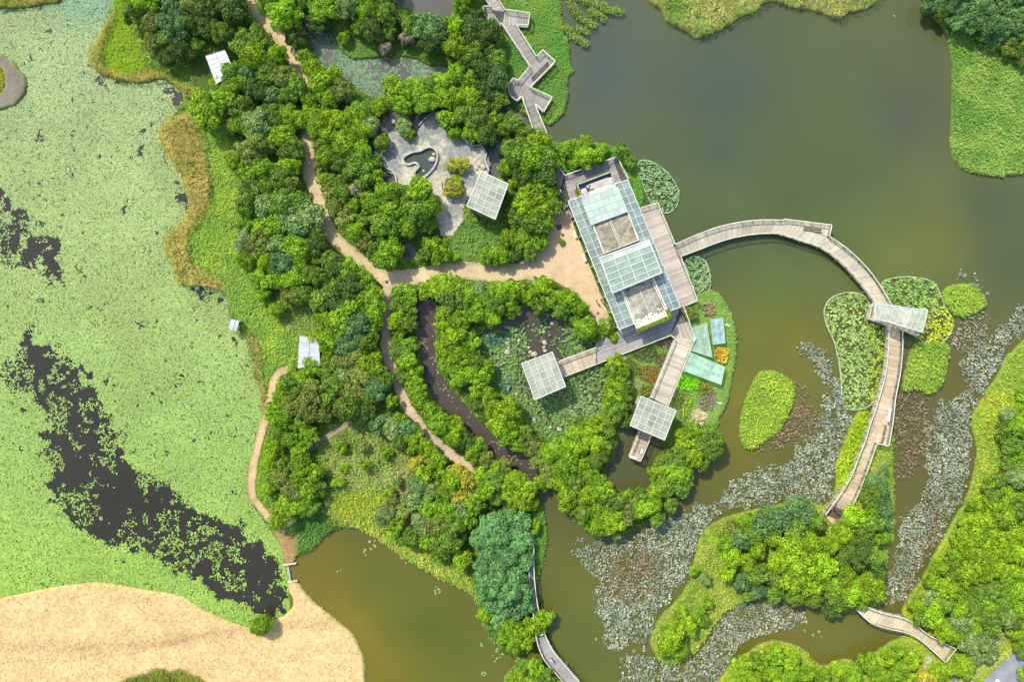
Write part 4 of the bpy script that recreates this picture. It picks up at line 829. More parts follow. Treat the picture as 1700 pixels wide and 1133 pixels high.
# ------------------------------------------------------------------ glass roofed centre
vc = empty('visitor_centre', P(1036, 424, .5), 'long glass roofed centre beside the lake with gravel roofs and timber decks', 'building')
vc.location.z = .5
deck_part(vc, [
  ([(937,293),(1023,262),(1042,300),(1038,330),(948,362),(930,312)], (.34, .93), (.27,.235,.215)),
  ([(918,282),(928,279),(937,294),(946,334),(936,350),(926,320)], (1, -.3), (.22,.19,.185)),
  ([(1042,300),(1023,262),(1018,266),(1035,310)], (.93, -.34), (.30,.27,.24)),
  ([(1062,347),(1090,338),(1156,500),(1129.5,511),(1060,344)], (.37, .93), (.38,.33,.265)),
  ([(1027,549),(1129,510),(1134,520),(1112,558),(1109,560),(989,606),(989,569)], (.35, .94), (.29,.275,.24)),
  ([(1129,510.3),(1133,509),(1152,562),(1119,562.6),(1112.3,557.3)], (.93, -.35), (.40,.34,.26)),
  ([(989,574),(992,604),(935,626),(924,601),(988,577)], (.93, -.36), (.43,.34,.24)),
  ([(1119,562.6),(1152,562),(1107,674),(1079,660.6)], (-.37, .93), (.43,.37,.27)),
  ])
jt = empty('jetty', P(1060, 740, DZ), 'short stub jetty reaching into the shaded pool below the lower lattice roof', 'jetty')
deck_part(jt, [([(1060,714),(1080,722),(1062,765),(1043.5,758.5)], (-.37, .93), (.36,.28,.19))])
railing('railing', [(928,279),(937,293),(1023,262),(1042,299)], vc)
railing('railing', [(1062,347),(1090,338),(1119,407)], vc); railing('railing', [(1128,427),(1156,500),(1131,510)], vc)
railing('railing', [(1133,510),(1152,562),(1107,674)], vc); railing('railing', [(924,601),(989,577)], vc)
railing('railing', [(935,626),(1112,557),(1119,562.6),(1079,660.6)], vc)
railing('railing', [(1060,716),(1043.5,758.5),(1062,765),(1080,722)], jt)
for x, y in ((1090,340),(1103,372),(1119,407),(1128,428),(1142,465),(1155,498),(935,625),(960,615),(990,604),(1045,758),(1062,764),(1052,736),(1072,742)): pile(vc, x, y)
wb = MB(); body = [(961,325),(1024,302),(1108,508),(1046,531)]
wb.prism([w2(*p, 4.4) for p in body], .5, 4.4, (.55, .58, .52)); attach(wb.build('wall', M['conc']), vc)
west_c = [(943,334),(967,325.5),(1052,538),(1027.6,547.5)]
east_c = [(1020,306),(1042,298.5),(1129.5,510),(1108,518)]
def cellw(i, j): return (.85, .95, .88) if (i + j * 3) % 7 else (.75, .85, .8)
lattice(vc, west_c, 4.7, 2, 18, .11, .2, gcol=(.78, .86, .82))
lattice(vc, east_c, 4.69, 2, 18, .11, .2, gcol=(.78, .88, .90))
# skylight
lattice(vc, [(965.5,331.6),(1026,310),(1042,351.5),(981,374)], 5.5, 6, 4, .05, .1, 0, 'frost', ('skylight_frame', 'skylight_glass'), gcol=(1.05, 1.12, 1.05))
sw_ = MB(); sw_.prism([w2(*p, 5.3) for p in [(967,332),(1025,311.5),(1041,350.5),(982,372.5)]], 4.45, 5.38, (.55, .6, .55)); attach(sw_.build('skylight_base', M['white']), vc)
def gravel_roof(poly, z, seed, col, moss):
    p = [w2(*q, z) for q in poly]; mb = MB(); n = 34
    mb.prism(p, z - .6, z - .02, col)
    for i in range(n):
        for j in range(n):
            q = [P(*bil(poly, (i + a) / n, (j + b) / n), z) for a, b in ((0, 1), (1, 1), (1, 0), (0, 0))]
            x, y = bil(poly, (i + .5) / n, (j + .5) / n); t = float(fbm(np.array([x]), np.array([y]), 9, seed)[0]); t2 = float(vnoise(np.array([x]), np.array([y]), 2.5, seed + 2)[0])
            f = .72 + .75 * (t - .3) + .4 * (t2 - .5); c = [v * f for v in col]
            if moss and (j / n) > .80 + .22 * (1 - t2) - .08: c = [.62 * (.8 + .4 * t2), .52 * (.8 + .4 * t2), .44]
            mb.face(q, tuple(c))
    attach(mb.build('gravel_roof', M['gravel']), vc)
    k = MB()
    for a, b in ((.5, .5),): k.bar(P(*bil(poly, .5, 0.01), z + .08), P(*bil(poly, .5, .97 if moss else .99), z + .08), .12, .16, (.6, .56, .46))
    if not moss: k.bar(P(*bil(poly, .46, 0.01), z + .08), P(*bil(poly, .46, .99), z + .08), .10, .2, (.7, .66, .55))
    for u in (0, 1): k.bar(P(*bil(poly, u, 0), z + .1), P(*bil(poly, u, 1), z + .1), .18, .34, (.8, .74, .62))
    k.bar(P(*bil(poly, 0, 1), z + .1), P(*bil(poly, 1, 1), z + .1), .16, .3, (.6, .56, .46))
    for u in (.055, .945) if moss else (): k.bar(P(*bil(poly, u, .03), z + .08), P(*bil(poly, u, .98), z + .08), .1, .2, (.75, .68, .56))
    attach(k.build('parapet', M['conc']), vc)
gravel_roof([(984,373),(1042,352),(1060,399),(1003,421)], 4.95, 20, (.27, .24, .18), False)
gravel_roof([(1033,482),(1084,462),(1111,523),(1057,546)], 4.95, 30, (.29, .27, .215), True)
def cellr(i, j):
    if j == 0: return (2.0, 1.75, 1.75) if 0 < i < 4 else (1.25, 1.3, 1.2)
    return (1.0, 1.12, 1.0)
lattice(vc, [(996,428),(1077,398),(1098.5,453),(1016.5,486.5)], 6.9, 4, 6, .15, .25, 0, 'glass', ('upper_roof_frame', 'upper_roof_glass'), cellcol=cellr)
for u, v in ((.05, .05), (.95, .05), (.95, .95), (.05, .95), (.05, .5), (.95, .5)):
    q = P(*bil([(996,428),(1077,398),(1098.5,453),(1016.5,486.5)], u, v), 6.9); mb = MB(); mb.bar((q.x, q.y, 4.7), (q.x, q.y, 6.8), .16, .16); attach(mb.build('column', M['white']), vc)
for c, us in ((west_c, 0), (east_c, 1)):
    for v in np.linspace(.02, .98, 9):
        q = P(*bil(c, us, v), 4.7); mb = MB(); mb.bar((q.x, q.y, .5), (q.x, q.y, 4.6), .18, .18); attach(mb.build('column', M['white']), vc)
# plant deck on the north end
pq = [(958,307),(1014,286),(1022,311),(967,331)]
mb = MB(); mb.prism([w2(*p, 3.6) for p in pq], 1.0, 3.6, (.12, .13, .14)); attach(mb.build('plant_roof', M['conc']), vc)
k = MB()
for a, b in ((0, 1), (1, 2), (2, 3), (3, 0)): k.bar(P(*pq[a], 4.0), P(*pq[b], 4.0), .22, .9, (.35, .38, .36))
attach(k.build('plant_wall', M['conc']), vc)
def ac(u, v, hu, hv, h, col, label, name='air_conditioner'):
    c = bil(pq, u, v); q = P(*c, 3.6 + h); mb = MB(); rz = math.radians(20.5)
    mb.box((q.x, q.y, 3.6 + h / 2), hu, hv, h / 2, rz, col)
    mb.box((q.x, q.y, 3.6 + h + .03), hu * .8, hv * .8, .03, rz, tuple(v_ * .9 for v_ in col))
    mb.cyl((q.x, q.y), min(hu, hv) * .55, 3.6 + h + .06, 3.6 + h + .1, 14, tuple(v_ * .75 for v_ in col))
    return tag(mb.build(name, M['paint2']), label, 'air conditioner', 'rooftop plant units')
M['paint2'] = mat('unit_paint', (.56, .56, .56), noise=[(2, .85, 1.05)], rough=.6)
ac(.60, .55, 2.0, .95, .5, (.55, .50, .44), 'largest cream rooftop unit in the centre of the plant deck')
ac(.12, .55, .5, .5, .8, (.68, .66, .6), 'upper left white square rooftop unit')
ac(.13, .84, .5, .5, .8, (.68, .62, .62), 'lower left white square rooftop unit')
ac(.34, .66, .45, .35, .6, (.35, .16, .07), 'small rust brown rooftop unit left of the largest')
ac(.33, .90, .75, .35, .6, (.62, .57, .46), 'cream rooftop unit below the rust brown one')
ac(.93, .50, .35, .62, .9, (.70, .68, .62), 'narrow white rooftop unit at the right end')
ac(.32, .35, .6, .3, .4, (.40, .45, .48), 'flat grey rooftop unit above the rust brown one')
def hedge(pts, z, w, h, label, col=(.22, .27, .02), seed=1, name='hedge'):
    mb = MB(); r = random.Random(seed)
    for a, b in zip(pts[:-1], pts[1:]):
        A = P(*a, z + h); B = P(*b, z + h); A.z = B.z = z; d = (B - A); L_ = d.length; d.normalize(); nrm = Vector((-d.y, d.x, 0))
        mb.bar(A + Vector((0, 0, h * .4)), B + Vector((0, 0, h * .4)), w * .8, h * .7, tuple(c * .6 for c in col))
        for _ in range(int(L_ * w * 160)):
            p = A + d * r.uniform(0, L_) + nrm * r.uniform(-w / 2, w / 2) + Vector((0, 0, h * r.uniform(.5, 1.15)))
            t = Vector((r.gauss(0, 1), r.gauss(0, 1), r.gauss(0, .5))).normalized() * .13; s_ = t.cross(Vector((r.gauss(0, 1), r.gauss(0, 1), 1))).normalized() * .07; f = r.uniform(.6, 1.4)
            mb.face([p - t, p + s_, p + t, p - s_], tuple(c * f for c in col))
    return tag(mb.build(name, M['leaf']), label, 'hedge')
hedge([(956,306),(1014,284.5),(1022,307)], 3.7, .45, .6, 'narrow yellow green hedge around the rooftop plant deck', seed=2)
hedge([(957.5,314),(963,329)], 3.7, 1.0, .7, 'short broad hedge at the left end of the plant deck', (.16, .2, .012), 3)
hedge([(1057,549.5),(1113,527),(1108,514)], 4.6, .8, .7, 'yellow green hedge along the south edge of the lower gravel roof', (.22,.27,.015), 4)
# planters and small things on the forecourt
def disc(px, py, r_, label, cat, z=.57, col=(.05,.055,.05), sq=False, rz=0):
    v = P(px, py); mb = MB()
    if sq: mb.box((v.x, v.y, z + .03), r_, r_, .03, rz, col); mb.box((v.x, v.y, z + .05), r_ * .7, r_ * .7, .03, rz, tuple(c * 1.3 for c in col))
    else: mb.cyl((v.x, v.y), r_, z, z + .05, 16, col); mb.cyl((v.x, v.y), r_ * .6, z + .05, z + .07, 16, tuple(c * 1.4 for c in col))
    return tag(mb.build('grating', M['asphalt']), label, cat)
disc(928, 378, .5, 'larger dark square drain cover near the forecourt trees', 'drain cover', sq=True, rz=.35)
disc(934, 391, .27, 'smaller dark square drain cover below the larger one', 'drain cover', sq=True, rz=.35)
disc(992, 520.5, .27, 'round dark manhole cover near the forecourt south end', 'drain cover')
disc(643, 468.5, .3, 'dark square drain cover at the path junction', 'drain cover', sq=True, z=.56)
def bench(px, py, rz, label, z=DZ, L_=1.7, col=(.22, .15, .10), w=.5):
    v = P(px, py, z + .45); e = empty('bench', (v.x, v.y, z), label, 'bench', 'benches on the decks', rz)
    s = MB()
    for k in range(4): s.box((0, (-.375 + .25 * k) * w, .45), L_ / 2, .1 * w, .02, 0, col)
    o = s.build('seat', M['wood']); o.parent = e
    s = MB(); s.bar((-L_ / 2, w * .5, .72), (L_ / 2, w * .5, .72), .04, .32, col); o = s.build('backrest', M['wood']); o.parent = e
    for sx in (-1, 1):
        s = MB(); s.box((sx * L_ * .42, 0, .215), .05, w * .4, .215, 0, (.12, .1, .09)); o = s.build('leg', M['wood']); o.parent = e
bench(1341.5, 379.5, -.1, 'left of the two brown benches on the curved boardwalk bay')
bench(1356.5, 382.5, -.1, 'right of the two brown benches on the curved boardwalk bay')
bench(903, 112, .76, 'bench in the zigzag boardwalk bay facing the lake', L_=2.6)
bench(889, 126, .76, 'bench in the zigzag boardwalk on the diagonal arm', L_=1.8)
bench(1469, 714, 1.35, 'upper bench on the long walkway bay')
bench(1465, 731, 1.2, 'lower bench on the long walkway bay corner')
bench(1384, 842, .95, 'bench near the shady south end of the long walkway')
bench(954, 389, -1.2, 'upper pale bench by the glass canopy west side', z=.56, col=(.55, .5, .42))
bench(969.5, 428, -1.2, 'lower pale bench by the glass canopy west side', z=.56, col=(.55, .5, .42))
def sign(px, py, rz, L_, label, z=DZ):
    v = P(px, py, z + 1.2); e = empty('info_board', (v.x, v.y, z), label, 'info board', 'pale info boards on deck rails', rz)
    s = MB(); s.box((0, 0, 1.2), L_ / 2, .2, .03, 0, (.9, .9, .87)); o = s.build('panel', M['paint2']); o.parent = e
    for sx in (-1, 1): s = MB(); s.box((sx * L_ * .4, 0, .58), .04, .04, .58); o = s.build('leg', M['white']); o.parent = e
sign(1476.5, 690, 1.4, 2.5, 'long white panel along the rail of the walkway bay')
sign(1065.5, 750, 1.2, .9, 'white panel on the right rail of the stub jetty')
sign(1052, 760, -.35, 1.2, 'white panel on the end rail of the stub jetty')
sign(1153, 540 + 24, 1.2, .8, 'small pale panel at the corner of the southern link deck')

# ------------------------------------------------------------------ shelters, hut, weir
def shelter(corners, z, label, name='shelter', cat='shelter', posts=4, ridges=6):
    cx = sum(p[0] for p in corners) / 4; cy = sum(p[1] for p in corners) / 4; b = P(cx, cy, z); e = empty(name, (b.x, b.y, .5), label, cat)
    mb = MB(); mb.prism([w2(*p, z) for p in corners], z - .12, z, (1, 1, 1))
    for i in range(ridges + 1): mb.bar(P(*bil(corners, 0, i / ridges), z + .02), P(*bil(corners, 1, i / ridges), z + .02), .08, .05, (1.1, 1.1, 1.1))
    mb.bar(P(*bil(corners, .5, 0), z + .05), P(*bil(corners, .5, 1), z + .05), .15, .08, (.9, .9, .92))
    attach(mb.build('roof', M['sheet']), e)
    for u, v in ((.08, .08), (.92, .08), (.92, .92), (.08, .92)):
        q = P(*bil(corners, u, v), z); s = MB(); s.bar((q.x, q.y, .3), (q.x, q.y, z - .1), .16, .16, (.7, .7, .68)); attach(s.build('post', M['white']), e)
    s = MB(); s.bar(P(*bil(corners, .1, .06), z) - Vector((0, 0, z - 1.2)), P(*bil(corners, .9, .06), z) - Vector((0, 0, z - 1.2)), .1, 1.6, (.7, .66, .58)); attach(s.build('wall', M['paint2']), e)
shelter([(341,93),(373.5,83),(390,120),(359,139)], 3.4, 'tilted white roofed shelter half hidden by trees at upper left')
shelter([(497.5,558),(529,563),(531.5,606),(494,611.5)], 3.6, 'upright white roofed shelter on the left bank')
shelter([(383.5,530),(397.5,533),(393,550),(379,546.5)], 2.4, 'tiny pinkish grey hut at the edge of the left pond', 'hut', 'hut', ridges=3)
wr = empty('weir', P(484, 951), 'thin concrete weir wall in the gap between the two dams', 'weir')
mb = MB()
A = P(478.5, 939); B = P(483.5, 967); mb.bar((A.x, A.y, -.15), (B.x, B.y, -.15), .28, 1.0, (.35, .36, .37)); attach(mb.build('wall', M['conc']), wr)
for (a, b) in (((472, 938), (493, 935)), ((479, 966.5), (495, 964.5))):
    mb = MB(); A = P(*a); B = P(*b); mb.bar((A.x, A.y, .1), (B.x, B.y, .1), .3, 1.0, (.55, .48, .36)); attach(mb.build('headwall', M['conc']), wr)

# ------------------------------------------------------------------ crop plots and nets
def plot(poly, c1, c2, label, h=.5, dens=30, seed=1, soil=(.10, .075, .05), kind='crop_plot', ls=1.5, smooth=True):
    cpn = catmull(poly, 3) if smooth else poly
    p = [P(*q) for q in cpn]; mb = MB(); mb.prism(p, .35, .60, soil)
    c = sum(p, Vector()) / len(p); e = empty(kind, (c.x, c.y, .5), label, 'crop plot', 'crop plots east of the centre')
    attach(mb.build('soil', M['ground']), e)
    if dens:
        F = raster(cpn).astype(float); px, py = scatter(F, dens, 1300 + seed); n = len(px); r = np.random.RandomState(seed)
        t = np.clip((fbm(px, py, 7, seed) - .5) * 4 + .5, 0, 1)[:, None]; col = (np.array(c1) * (1 - t) + np.array(c2) * t) * (.65 + .7 * r.rand(n))[:, None]
        nr = np.stack([(r.rand(n) - .5) * 1.6, (r.rand(n) - .5) * 1.6, np.ones(n)], -1)
        o = cloud('leaves', px, py, .62 + h * r.rand(n) * (.5 + vnoise(px, py, 6, seed)), nr, r.rand(n) * 6.28, (.10 + .1 * r.rand(n)) * ls, (.05 + .05 * r.rand(n)) * ls, col, M['grass']); attach(o, e); o['kind'] = 'stuff'
plot([(1060.7,608),(1096,612),(1089,636),(1060,627)], (.25,.12,.015), (.16,.16,.02), 'rusty orange brown crop plot left of the southern link deck', seed=1)
plot([(1052,588),(1080,577),(1090,587),(1080,600),(1055,596)], (.06,.12,.02), (.10,.14,.03), 'dark green crop plot just above the rusty orange one', seed=2)
plot([(1091,588),(1107,590),(1104,609),(1086,602)], (.10,.09,.03), (.16,.10,.03), 'small brown purple crop plot beside the southern link deck', seed=3, dens=18)
plot([(1093,570),(1114,563),(1110,582),(1092,575)], (.05,.06,.04), (.08,.07,.05), 'bare dark soil corner plot under the deck angle', seed=4, dens=8)
plot([(1041,596),(1059,605),(1056,621),(1045,624)], (.10,.15,.03), (.13,.16,.04), 'dull green crop plot left of the rusty orange one', seed=5)
plot([(1047,630),(1059,635),(1053,647),(1047,643)], (.20,.18,.10), (.24,.2,.12), 'small pale brown plot left of the lower green one', seed=6, dens=12, soil=(.22,.18,.12))
plot([(1065,640),(1083,640),(1079,657),(1062,655)], (.09,.15,.02), (.14,.17,.02), 'mossy green plot touching the lower lattice roof corner', seed=7)
plot([(1133.5,620),(1158,629),(1150.5,650),(1124,642)], (.13,.42,.005), (.17,.48,.01), 'vivid green leafy crop plot right of the southern link deck', seed=8, dens=44, h=.45)
plot([(1123,647),(1136,653),(1127,676),(1111,670)], (.14,.17,.03), (.09,.17,.02), 'dull olive crop plot beside the vivid green one', seed=9)
plot([(1141.5,656),(1148,659),(1140,686),(1128,694),(1131,676)], (.28,.40,.01), (.20,.36,.01), 'narrow yellow green crop strip', seed=10, h=.6)
plot([(1164,636),(1180,640),(1180,648),(1168,652),(1158,655),(1160,645)], (.36,.28,.01), (.12,.16,.01), 'orange yellow bushy crop patch below the lower net', seed=11, h=1.0)
plot([(1168,655),(1182,645),(1188,660),(1184,676),(1168,682),(1156,672)], (.22,.15,.12), (.14,.16,.05), 'grey brown withered crop plot beside the orange patch', seed=12, dens=20, soil=(.15,.12,.10))
plot([(1151,679),(1168,683),(1173,692),(1160,699),(1146,694)], (.34,.27,.17), (.3,.24,.14), 'upper half of the sandy bare plot', seed=13, dens=10, soil=(.36,.28,.18), h=.1)
plot([(1145,697),(1158,702),(1167,700),(1162,711),(1144,706)], (.34,.27,.17), (.3,.24,.14), 'lower half of the sandy bare plot', seed=14, dens=10, soil=(.36,.28,.18), h=.1)
plot([(1187,578),(1206,579),(1205,600),(1198,603),(1187,598)], (.52,.36,.02), (.44,.32,.03), 'golden yellow flowering crop plot right of the nets', seed=15, dens=44, h=.7)
plot([(1163,507),(1181,502.5),(1183,512),(1165,516)], (.22,.24,.07), (.26,.2,.1), 'upper straw edged small crop bed', seed=16)
plot([(1167,518),(1184,513.5),(1186,522),(1170,526)], (.24,.26,.06), (.3,.24,.12), 'lower straw edged small crop bed', seed=17)
def net(corners, z, label, sag=.25, col=(1, 1, 1), nx=10):
    cx = sum(p[0] for p in corners) / 4; cy = sum(p[1] for p in corners) / 4; b = P(cx, cy, z); e = empty('crop_net', (b.x, b.y, .5), label, 'crop net', 'green nets over crops')
    mb = MB(); rr = random.Random(int(cx)); zz = {}
    for i in range(nx + 1):
        for j in range(nx + 1):
            u, v = i / nx, j / nx; q = P(*bil(corners, u, v), z); s_ = math.sin(u * math.pi * 2) ** 2 * math.sin(v * math.pi * 2) ** 2
            zz[i, j] = Vector((q.x, q.y, z - sag * s_ + rr.uniform(-.05, .05)))
    for i in range(nx):
        for j in range(nx):
            f = rr.uniform(.92, 1.08); mb.face([zz[i, j], zz[i + 1, j], zz[i + 1, j + 1], zz[i, j + 1]], tuple(c * f for c in col))
    attach(mb.build('net', M['net']), e); f = MB()
    for k in range(4): f.bar(P(*corners[k], z) + Vector((0, 0, .02)), P(*corners[(k + 1) % 4], z) + Vector((0, 0, .02)), .07, .07, (.7, .95, .8))
    f.bar(P(*bil(corners, .5, 0), z), P(*bil(corners, .5, 1), z), .05, .05, (.7, .95, .8)); attach(f.build('net_frame', M['white']), e)
    for c in corners: q = P(*c, z); s = MB(); s.bar((q.x, q.y, .4), (q.x, q.y, z), .07, .07, (.7, .8, .7)); attach(s.build('post', M['white']), e)
net([(1147,545.5),(1173,536),(1182.5,594),(1146,582)], 2.0, 'middle green net stretched beside the deck angle')
net([(1180,531.5),(1200,528),(1204,570),(1184,572)], 1.7, 'small blue green rectangular net nearest the lake', col=(1.0, 1.0, 1.35))
net([(1145,585),(1203.5,609.5),(1197,639),(1133.5,615.5)], 2.0, 'lowest and longest pale green net slanting from the deck', col=(1.2, 1.25, 1.3))
# narrow drainage cuts crossed by little planks
for (x, y, rz, t) in ((1206, 540, 1.2, 'upper'), (1192, 669, 1.4, 'lower')):
    v = P(x, y); s = MB(); s.box((v.x, v.y, .62), .18, .55, .04, rz, (.42, .40, .33)); tag(s.build('plank_bridge', M['wood']), '%s tiny plank laid over a ditch in the plot verge' % t, 'plank')
# square planter
v = P(1017.5, 560.5); mb = MB(); mb.box((v.x, v.y, .8), 1.0, .85, .3, .35, (.4, .4, .37)); tag(mb.build('planter', M['conc']), 'low square planter at the deck corner', 'planter')
# round planted bed on the paved court
curb('low_wall', [(733,303),(735,318),(744,327),(756,329),(767,323),(773,311)], .28, .45, .45, 'pale crescent wall under the round bush on the court', 'low wall')
curb('low_wall', [(744,297),(749,295),(753,288),(760,282),(768,284)], .22, .4, .45, 'thin wavy wall between the two court bushes', 'low wall', col=(.42,.4,.36))
# road in the bottom right corner
pr = catmull(ROADP, 2); sheet_poly('road', ROADP, .56, M['asphalt'], (.16, .165, .17), 'grey asphalt road in the bottom right corner')
sheet_poly('pavement', [(1572,1133),(1590,1108),(1640,1062),(1668,1040),(1678,1050),(1640,1085),(1600,1130),(1590,1180),(1560,1180)], .555, M['asphalt'], (.11, .11, .12), 'dark narrow pavement under the trees by the road')
curb('kerb', [(1585,1150),(1620,1122),(1650,1100),(1690,1062)], .18, .12, .5, 'pale kerb line along the road verge', 'kerb')
curb('kerb', [(1592,1134),(1612,1120),(1640,1094),(1664,1070)], .12, .2, .5, 'thin pale edge of the pavement beside the verge', 'kerb')
def roadmark():
    v = P(1652, 1131); mb = MB()
    for a, b in (((1648,1137),(1652,1127)), ((1652,1127),(1658,1133))):
        A = P(*a); B = P(*b); mb.bar((A.x, A.y, .568), (B.x, B.y, .568), .22, .008)
    tag(mb.build('road_marking', M['paint']), 'white chevron mark on the road at the bottom edge', 'road marking')
roadmark()
sheet_poly('landing', [(1536,1087),(1548,1092),(1536,1110),(1531,1108)], .58, M['conc'], (.50, .48, .45), 'pale concrete landing beside the footbridge end')

# ------------------------------------------------------------------ trees
def crown_proto(name, n_lobes, leaf, dens, seed, flat=.8, lobe=.34, spiky=0):
    r = np.random.RandomState(seed); V = []; N_ = []; C_ = []
    ax, ay = r.uniform(.85, 1.1), r.uniform(.85, 1.1)
    for k in range(n_lobes):
        ph = math.acos(1 - 1.1 * (k + .5) / n_lobes); th = k * 2.39996 + r.rand() * 1.6
        rad = r.uniform(.52, .86); lr = lobe * r.uniform(.65, 1.35)
        c = np.array([math.sin(ph) * math.cos(th) * rad * ax, math.sin(ph) * math.sin(th) * rad * ay, 1.02 + math.cos(ph) * rad * flat + r.uniform(-.06, .1)])
        m = int(dens * lr * lr * 60); d = r.normal(size=(m, 3)); d /= np.linalg.norm(d, axis=1, keepdims=True)
        out = c - np.array([0, 0, .8]); out /= np.linalg.norm(out); keep = (d @ out > -.35) ; d = d[keep]
        # leaf sprays: points pulled towards a few twig tips so that each lobe is ragged
        tips = r.normal(size=(9, 3)); tips /= np.linalg.norm(tips, axis=1, keepdims=True); best = (d @ tips.T).max(1)
        rr_ = lr * (.72 + .22 * r.rand(len(d)) + .42 * np.clip(best - .72, 0, 1) / .28)[:, None] * (1 + spiky * r.rand(len(d), 1))
        V.append(c + d * rr_ * [1, 1, .85]); N_.append(d + r.normal(size=d.shape) * .6); C_.append(np.full(len(d), r.uniform(.74, 1.26)) * r.uniform(.65, 1.35, len(d)))
    m = int(dens * 9); d = r.normal(size=(m, 3)); d /= np.linalg.norm(d, axis=1, keepdims=True); d = d[d[:, 2] > -.25]
    V.append(np.array([0, 0, 1.0]) + d * [.68, .68, .56]); N_.append(d + r.normal(size=d.shape) * .5); C_.append(r.uniform(.7, 1.2, len(d)))
    V = np.concatenate(V); N_ = np.concatenate(N_); C_ = np.concatenate(C_); n = len(V)
    N_ /= np.linalg.norm(N_, axis=1, keepdims=True); a = r.normal(size=(n, 3)); t = a - N_ * (a * N_).sum(1, keepdims=True); t /= np.linalg.norm(t, axis=1, keepdims=True); b = np.cross(N_, t)
    s = leaf * (.7 + .6 * r.rand(n))[:, None]
    Q = np.stack([V - t * s, V + b * s * .55, V + t * s, V - b * s * .55], 1)
    col = np.repeat(C_, 4)[:, None] * np.ones(3); hue = np.repeat(r.uniform(-.12, .12, n), 4); col[:, 0] *= 1 + hue; col[:, 2] *= 1 - hue
    o = raw_mesh(name, Q.reshape(-1, 3), np.arange(n * 4), np.arange(n) * 4, np.full(n, 4), M['leaf'], None, col)
    me = o.data; bpy.data.objects.remove(o); return me
def trunk_mesh(seed):
    r = random.Random(seed); mb = MB()
    def limb(a, b, r0, r1):
        a = Vector(a); b = Vector(b); d = (b - a).normalized(); x = d.orthogonal().normalized(); y = d.cross(x); n = 7
        A = [a + (x * math.cos(i * 6.283 / n) + y * math.sin(i * 6.283 / n)) * r0 for i in range(n)]; B = [b + (x * math.cos(i * 6.283 / n) + y * math.sin(i * 6.283 / n)) * r1 for i in range(n)]
        for i in range(n): mb.face([A[i], A[(i + 1) % n], B[(i + 1) % n], B[i]])
    top = (r.uniform(-.05, .05), r.uniform(-.05, .05), .62); limb((0, 0, -.1), top, .085, .055)
    for k in range(5):
        th = k * 1.257 + r.uniform(-.3, .3); e = (top[0] + math.cos(th) * .45, top[1] + math.sin(th) * .45, 1.0 + r.uniform(-.05, .2)); limb(top, e, .045, .015)
    limb(top, (top[0], top[1], 1.35), .05, .015)
    o = mb.build('trunk', M['bark']); me = o.data; bpy.data.objects.remove(o); return me
CROWNS = {'big': [crown_proto('crown_leaves', 34, .070, 50, 200 + i, .72, .235) for i in range(5)] + [crown_proto('crown_leaves', 24, .074, 46, 210 + i, .66, .28) for i in range(3)],
          'mid': [crown_proto('crown_leaves', 20, .096, 30, 220 + i, .78, .30) for i in range(5)],
          'small': [crown_proto('crown_leaves', 11, .15, 14, 240 + i, .75, .38) for i in range(4)],
          'feather': [crown_proto('crown_leaves', 16, .085, 36, 260 + i, .7, .30, .5) for i in range(2)]}
TRUNKS = [trunk_mesh(i) for i in range(4)]
TC = {'D': (.080, .142, .022), 'M': (.138, .232, .026), 'L': (.210, .335, .014), 'Y': (.36, .34, .035), 'B': (.120, .225, .065), 'O': (.190, .240, .042), 'P': (.210, .300, .085), 'G': (.180, .310, .016), 'E': (.135, .280, .085), 'A': (.30, .31, .03), 'T': (.30, .26, .16)}
CW = {'D': 'dark green', 'M': 'mid green', 'L': 'lime green', 'Y': 'yellow', 'B': 'blue green', 'O': 'olive green', 'P': 'pale green', 'G': 'fresh green', 'A': 'amber green', 'E': 'mint green', 'T': 'straw brown'}
TM = {k: mat('foliage_' + CW[k].replace(' ', '_'), c, noise=[(.35, .85, 1.15)], rough=.55, spec=.2, transl=.38, objrand=.16) for k, c in TC.items()}
CLUST = []
# trees keep clear of the stretches of path and stream that lie open to the sky
OPENW = [([(400,-60),(412,-10),(424,18),(450,45),(472,70),(488,100),(497,118)], 9), ([(512,240),(515,290),(530,330),(541,370),(560,400),(590,425),(622,447),(645,467)], 11),
         ([(643,480),(641,550),(643,590),(650,610)], 8), ([(660,640),(667,655),(686,690),(712,722),(742,748),(772,768)], 8),
         ([(705,495),(708,540),(712,600),(722,640),(745,668),(775,695),(800,716)], 16), ([(835,745),(862,768),(878,785)], 10), ([(645,467),(700,459),(760,449),(820,456),(885,450)], 14)]
def unhide(a):
    x, y, r_ = float(a[0]), float(a[1]), float(a[2])
    for pts, w in OPENW:
        best = None
        for (xa, ya), (xb, yb) in zip(pts[:-1], pts[1:]):
            dx, dy = xb - xa, yb - ya; t = max(0, min(1, ((x - xa) * dx + (y - ya) * dy) / (dx * dx + dy * dy))); qx, qy = xa + t * dx, ya + t * dy; d = math.hypot(x - qx, y - qy)
            if best is None or d < best[0]: best = (d, qx, qy)
        d, qx, qy = best; need = r_ * .88 + w
        if d < need:
            f = min(need - d, 14) / max(d, .5); x += (x - qx) * f; y += (y - qy) * f
    return ['%.1f' % x, '%.1f' % y, a[2], a[3]]
def T(place, data, shrub=False):
    for tok in data.split():
        a = tok.split(',')
        hsh = (int(float(a[0]) * 13 + float(a[1]) * 7)) % 10
        if a[3] == 'M' and not shrub and float(a[0]) < 1000: a[3] = 'G' if hsh < 3 else ('P' if hsh == 3 else ('L' if hsh == 4 and float(a[1]) > 400 else 'M'))
        if a[3] == 'D' and hsh > 6: a[3] = 'M'
        a = unhide(a)
        a[2] = str(float(a[2]) * (1.16 if hsh in (1, 6) and float(a[2]) > 14 else 1)); CLUST.append([place, float(a[0]), float(a[1]), float(a[2]), a[3], shrub])
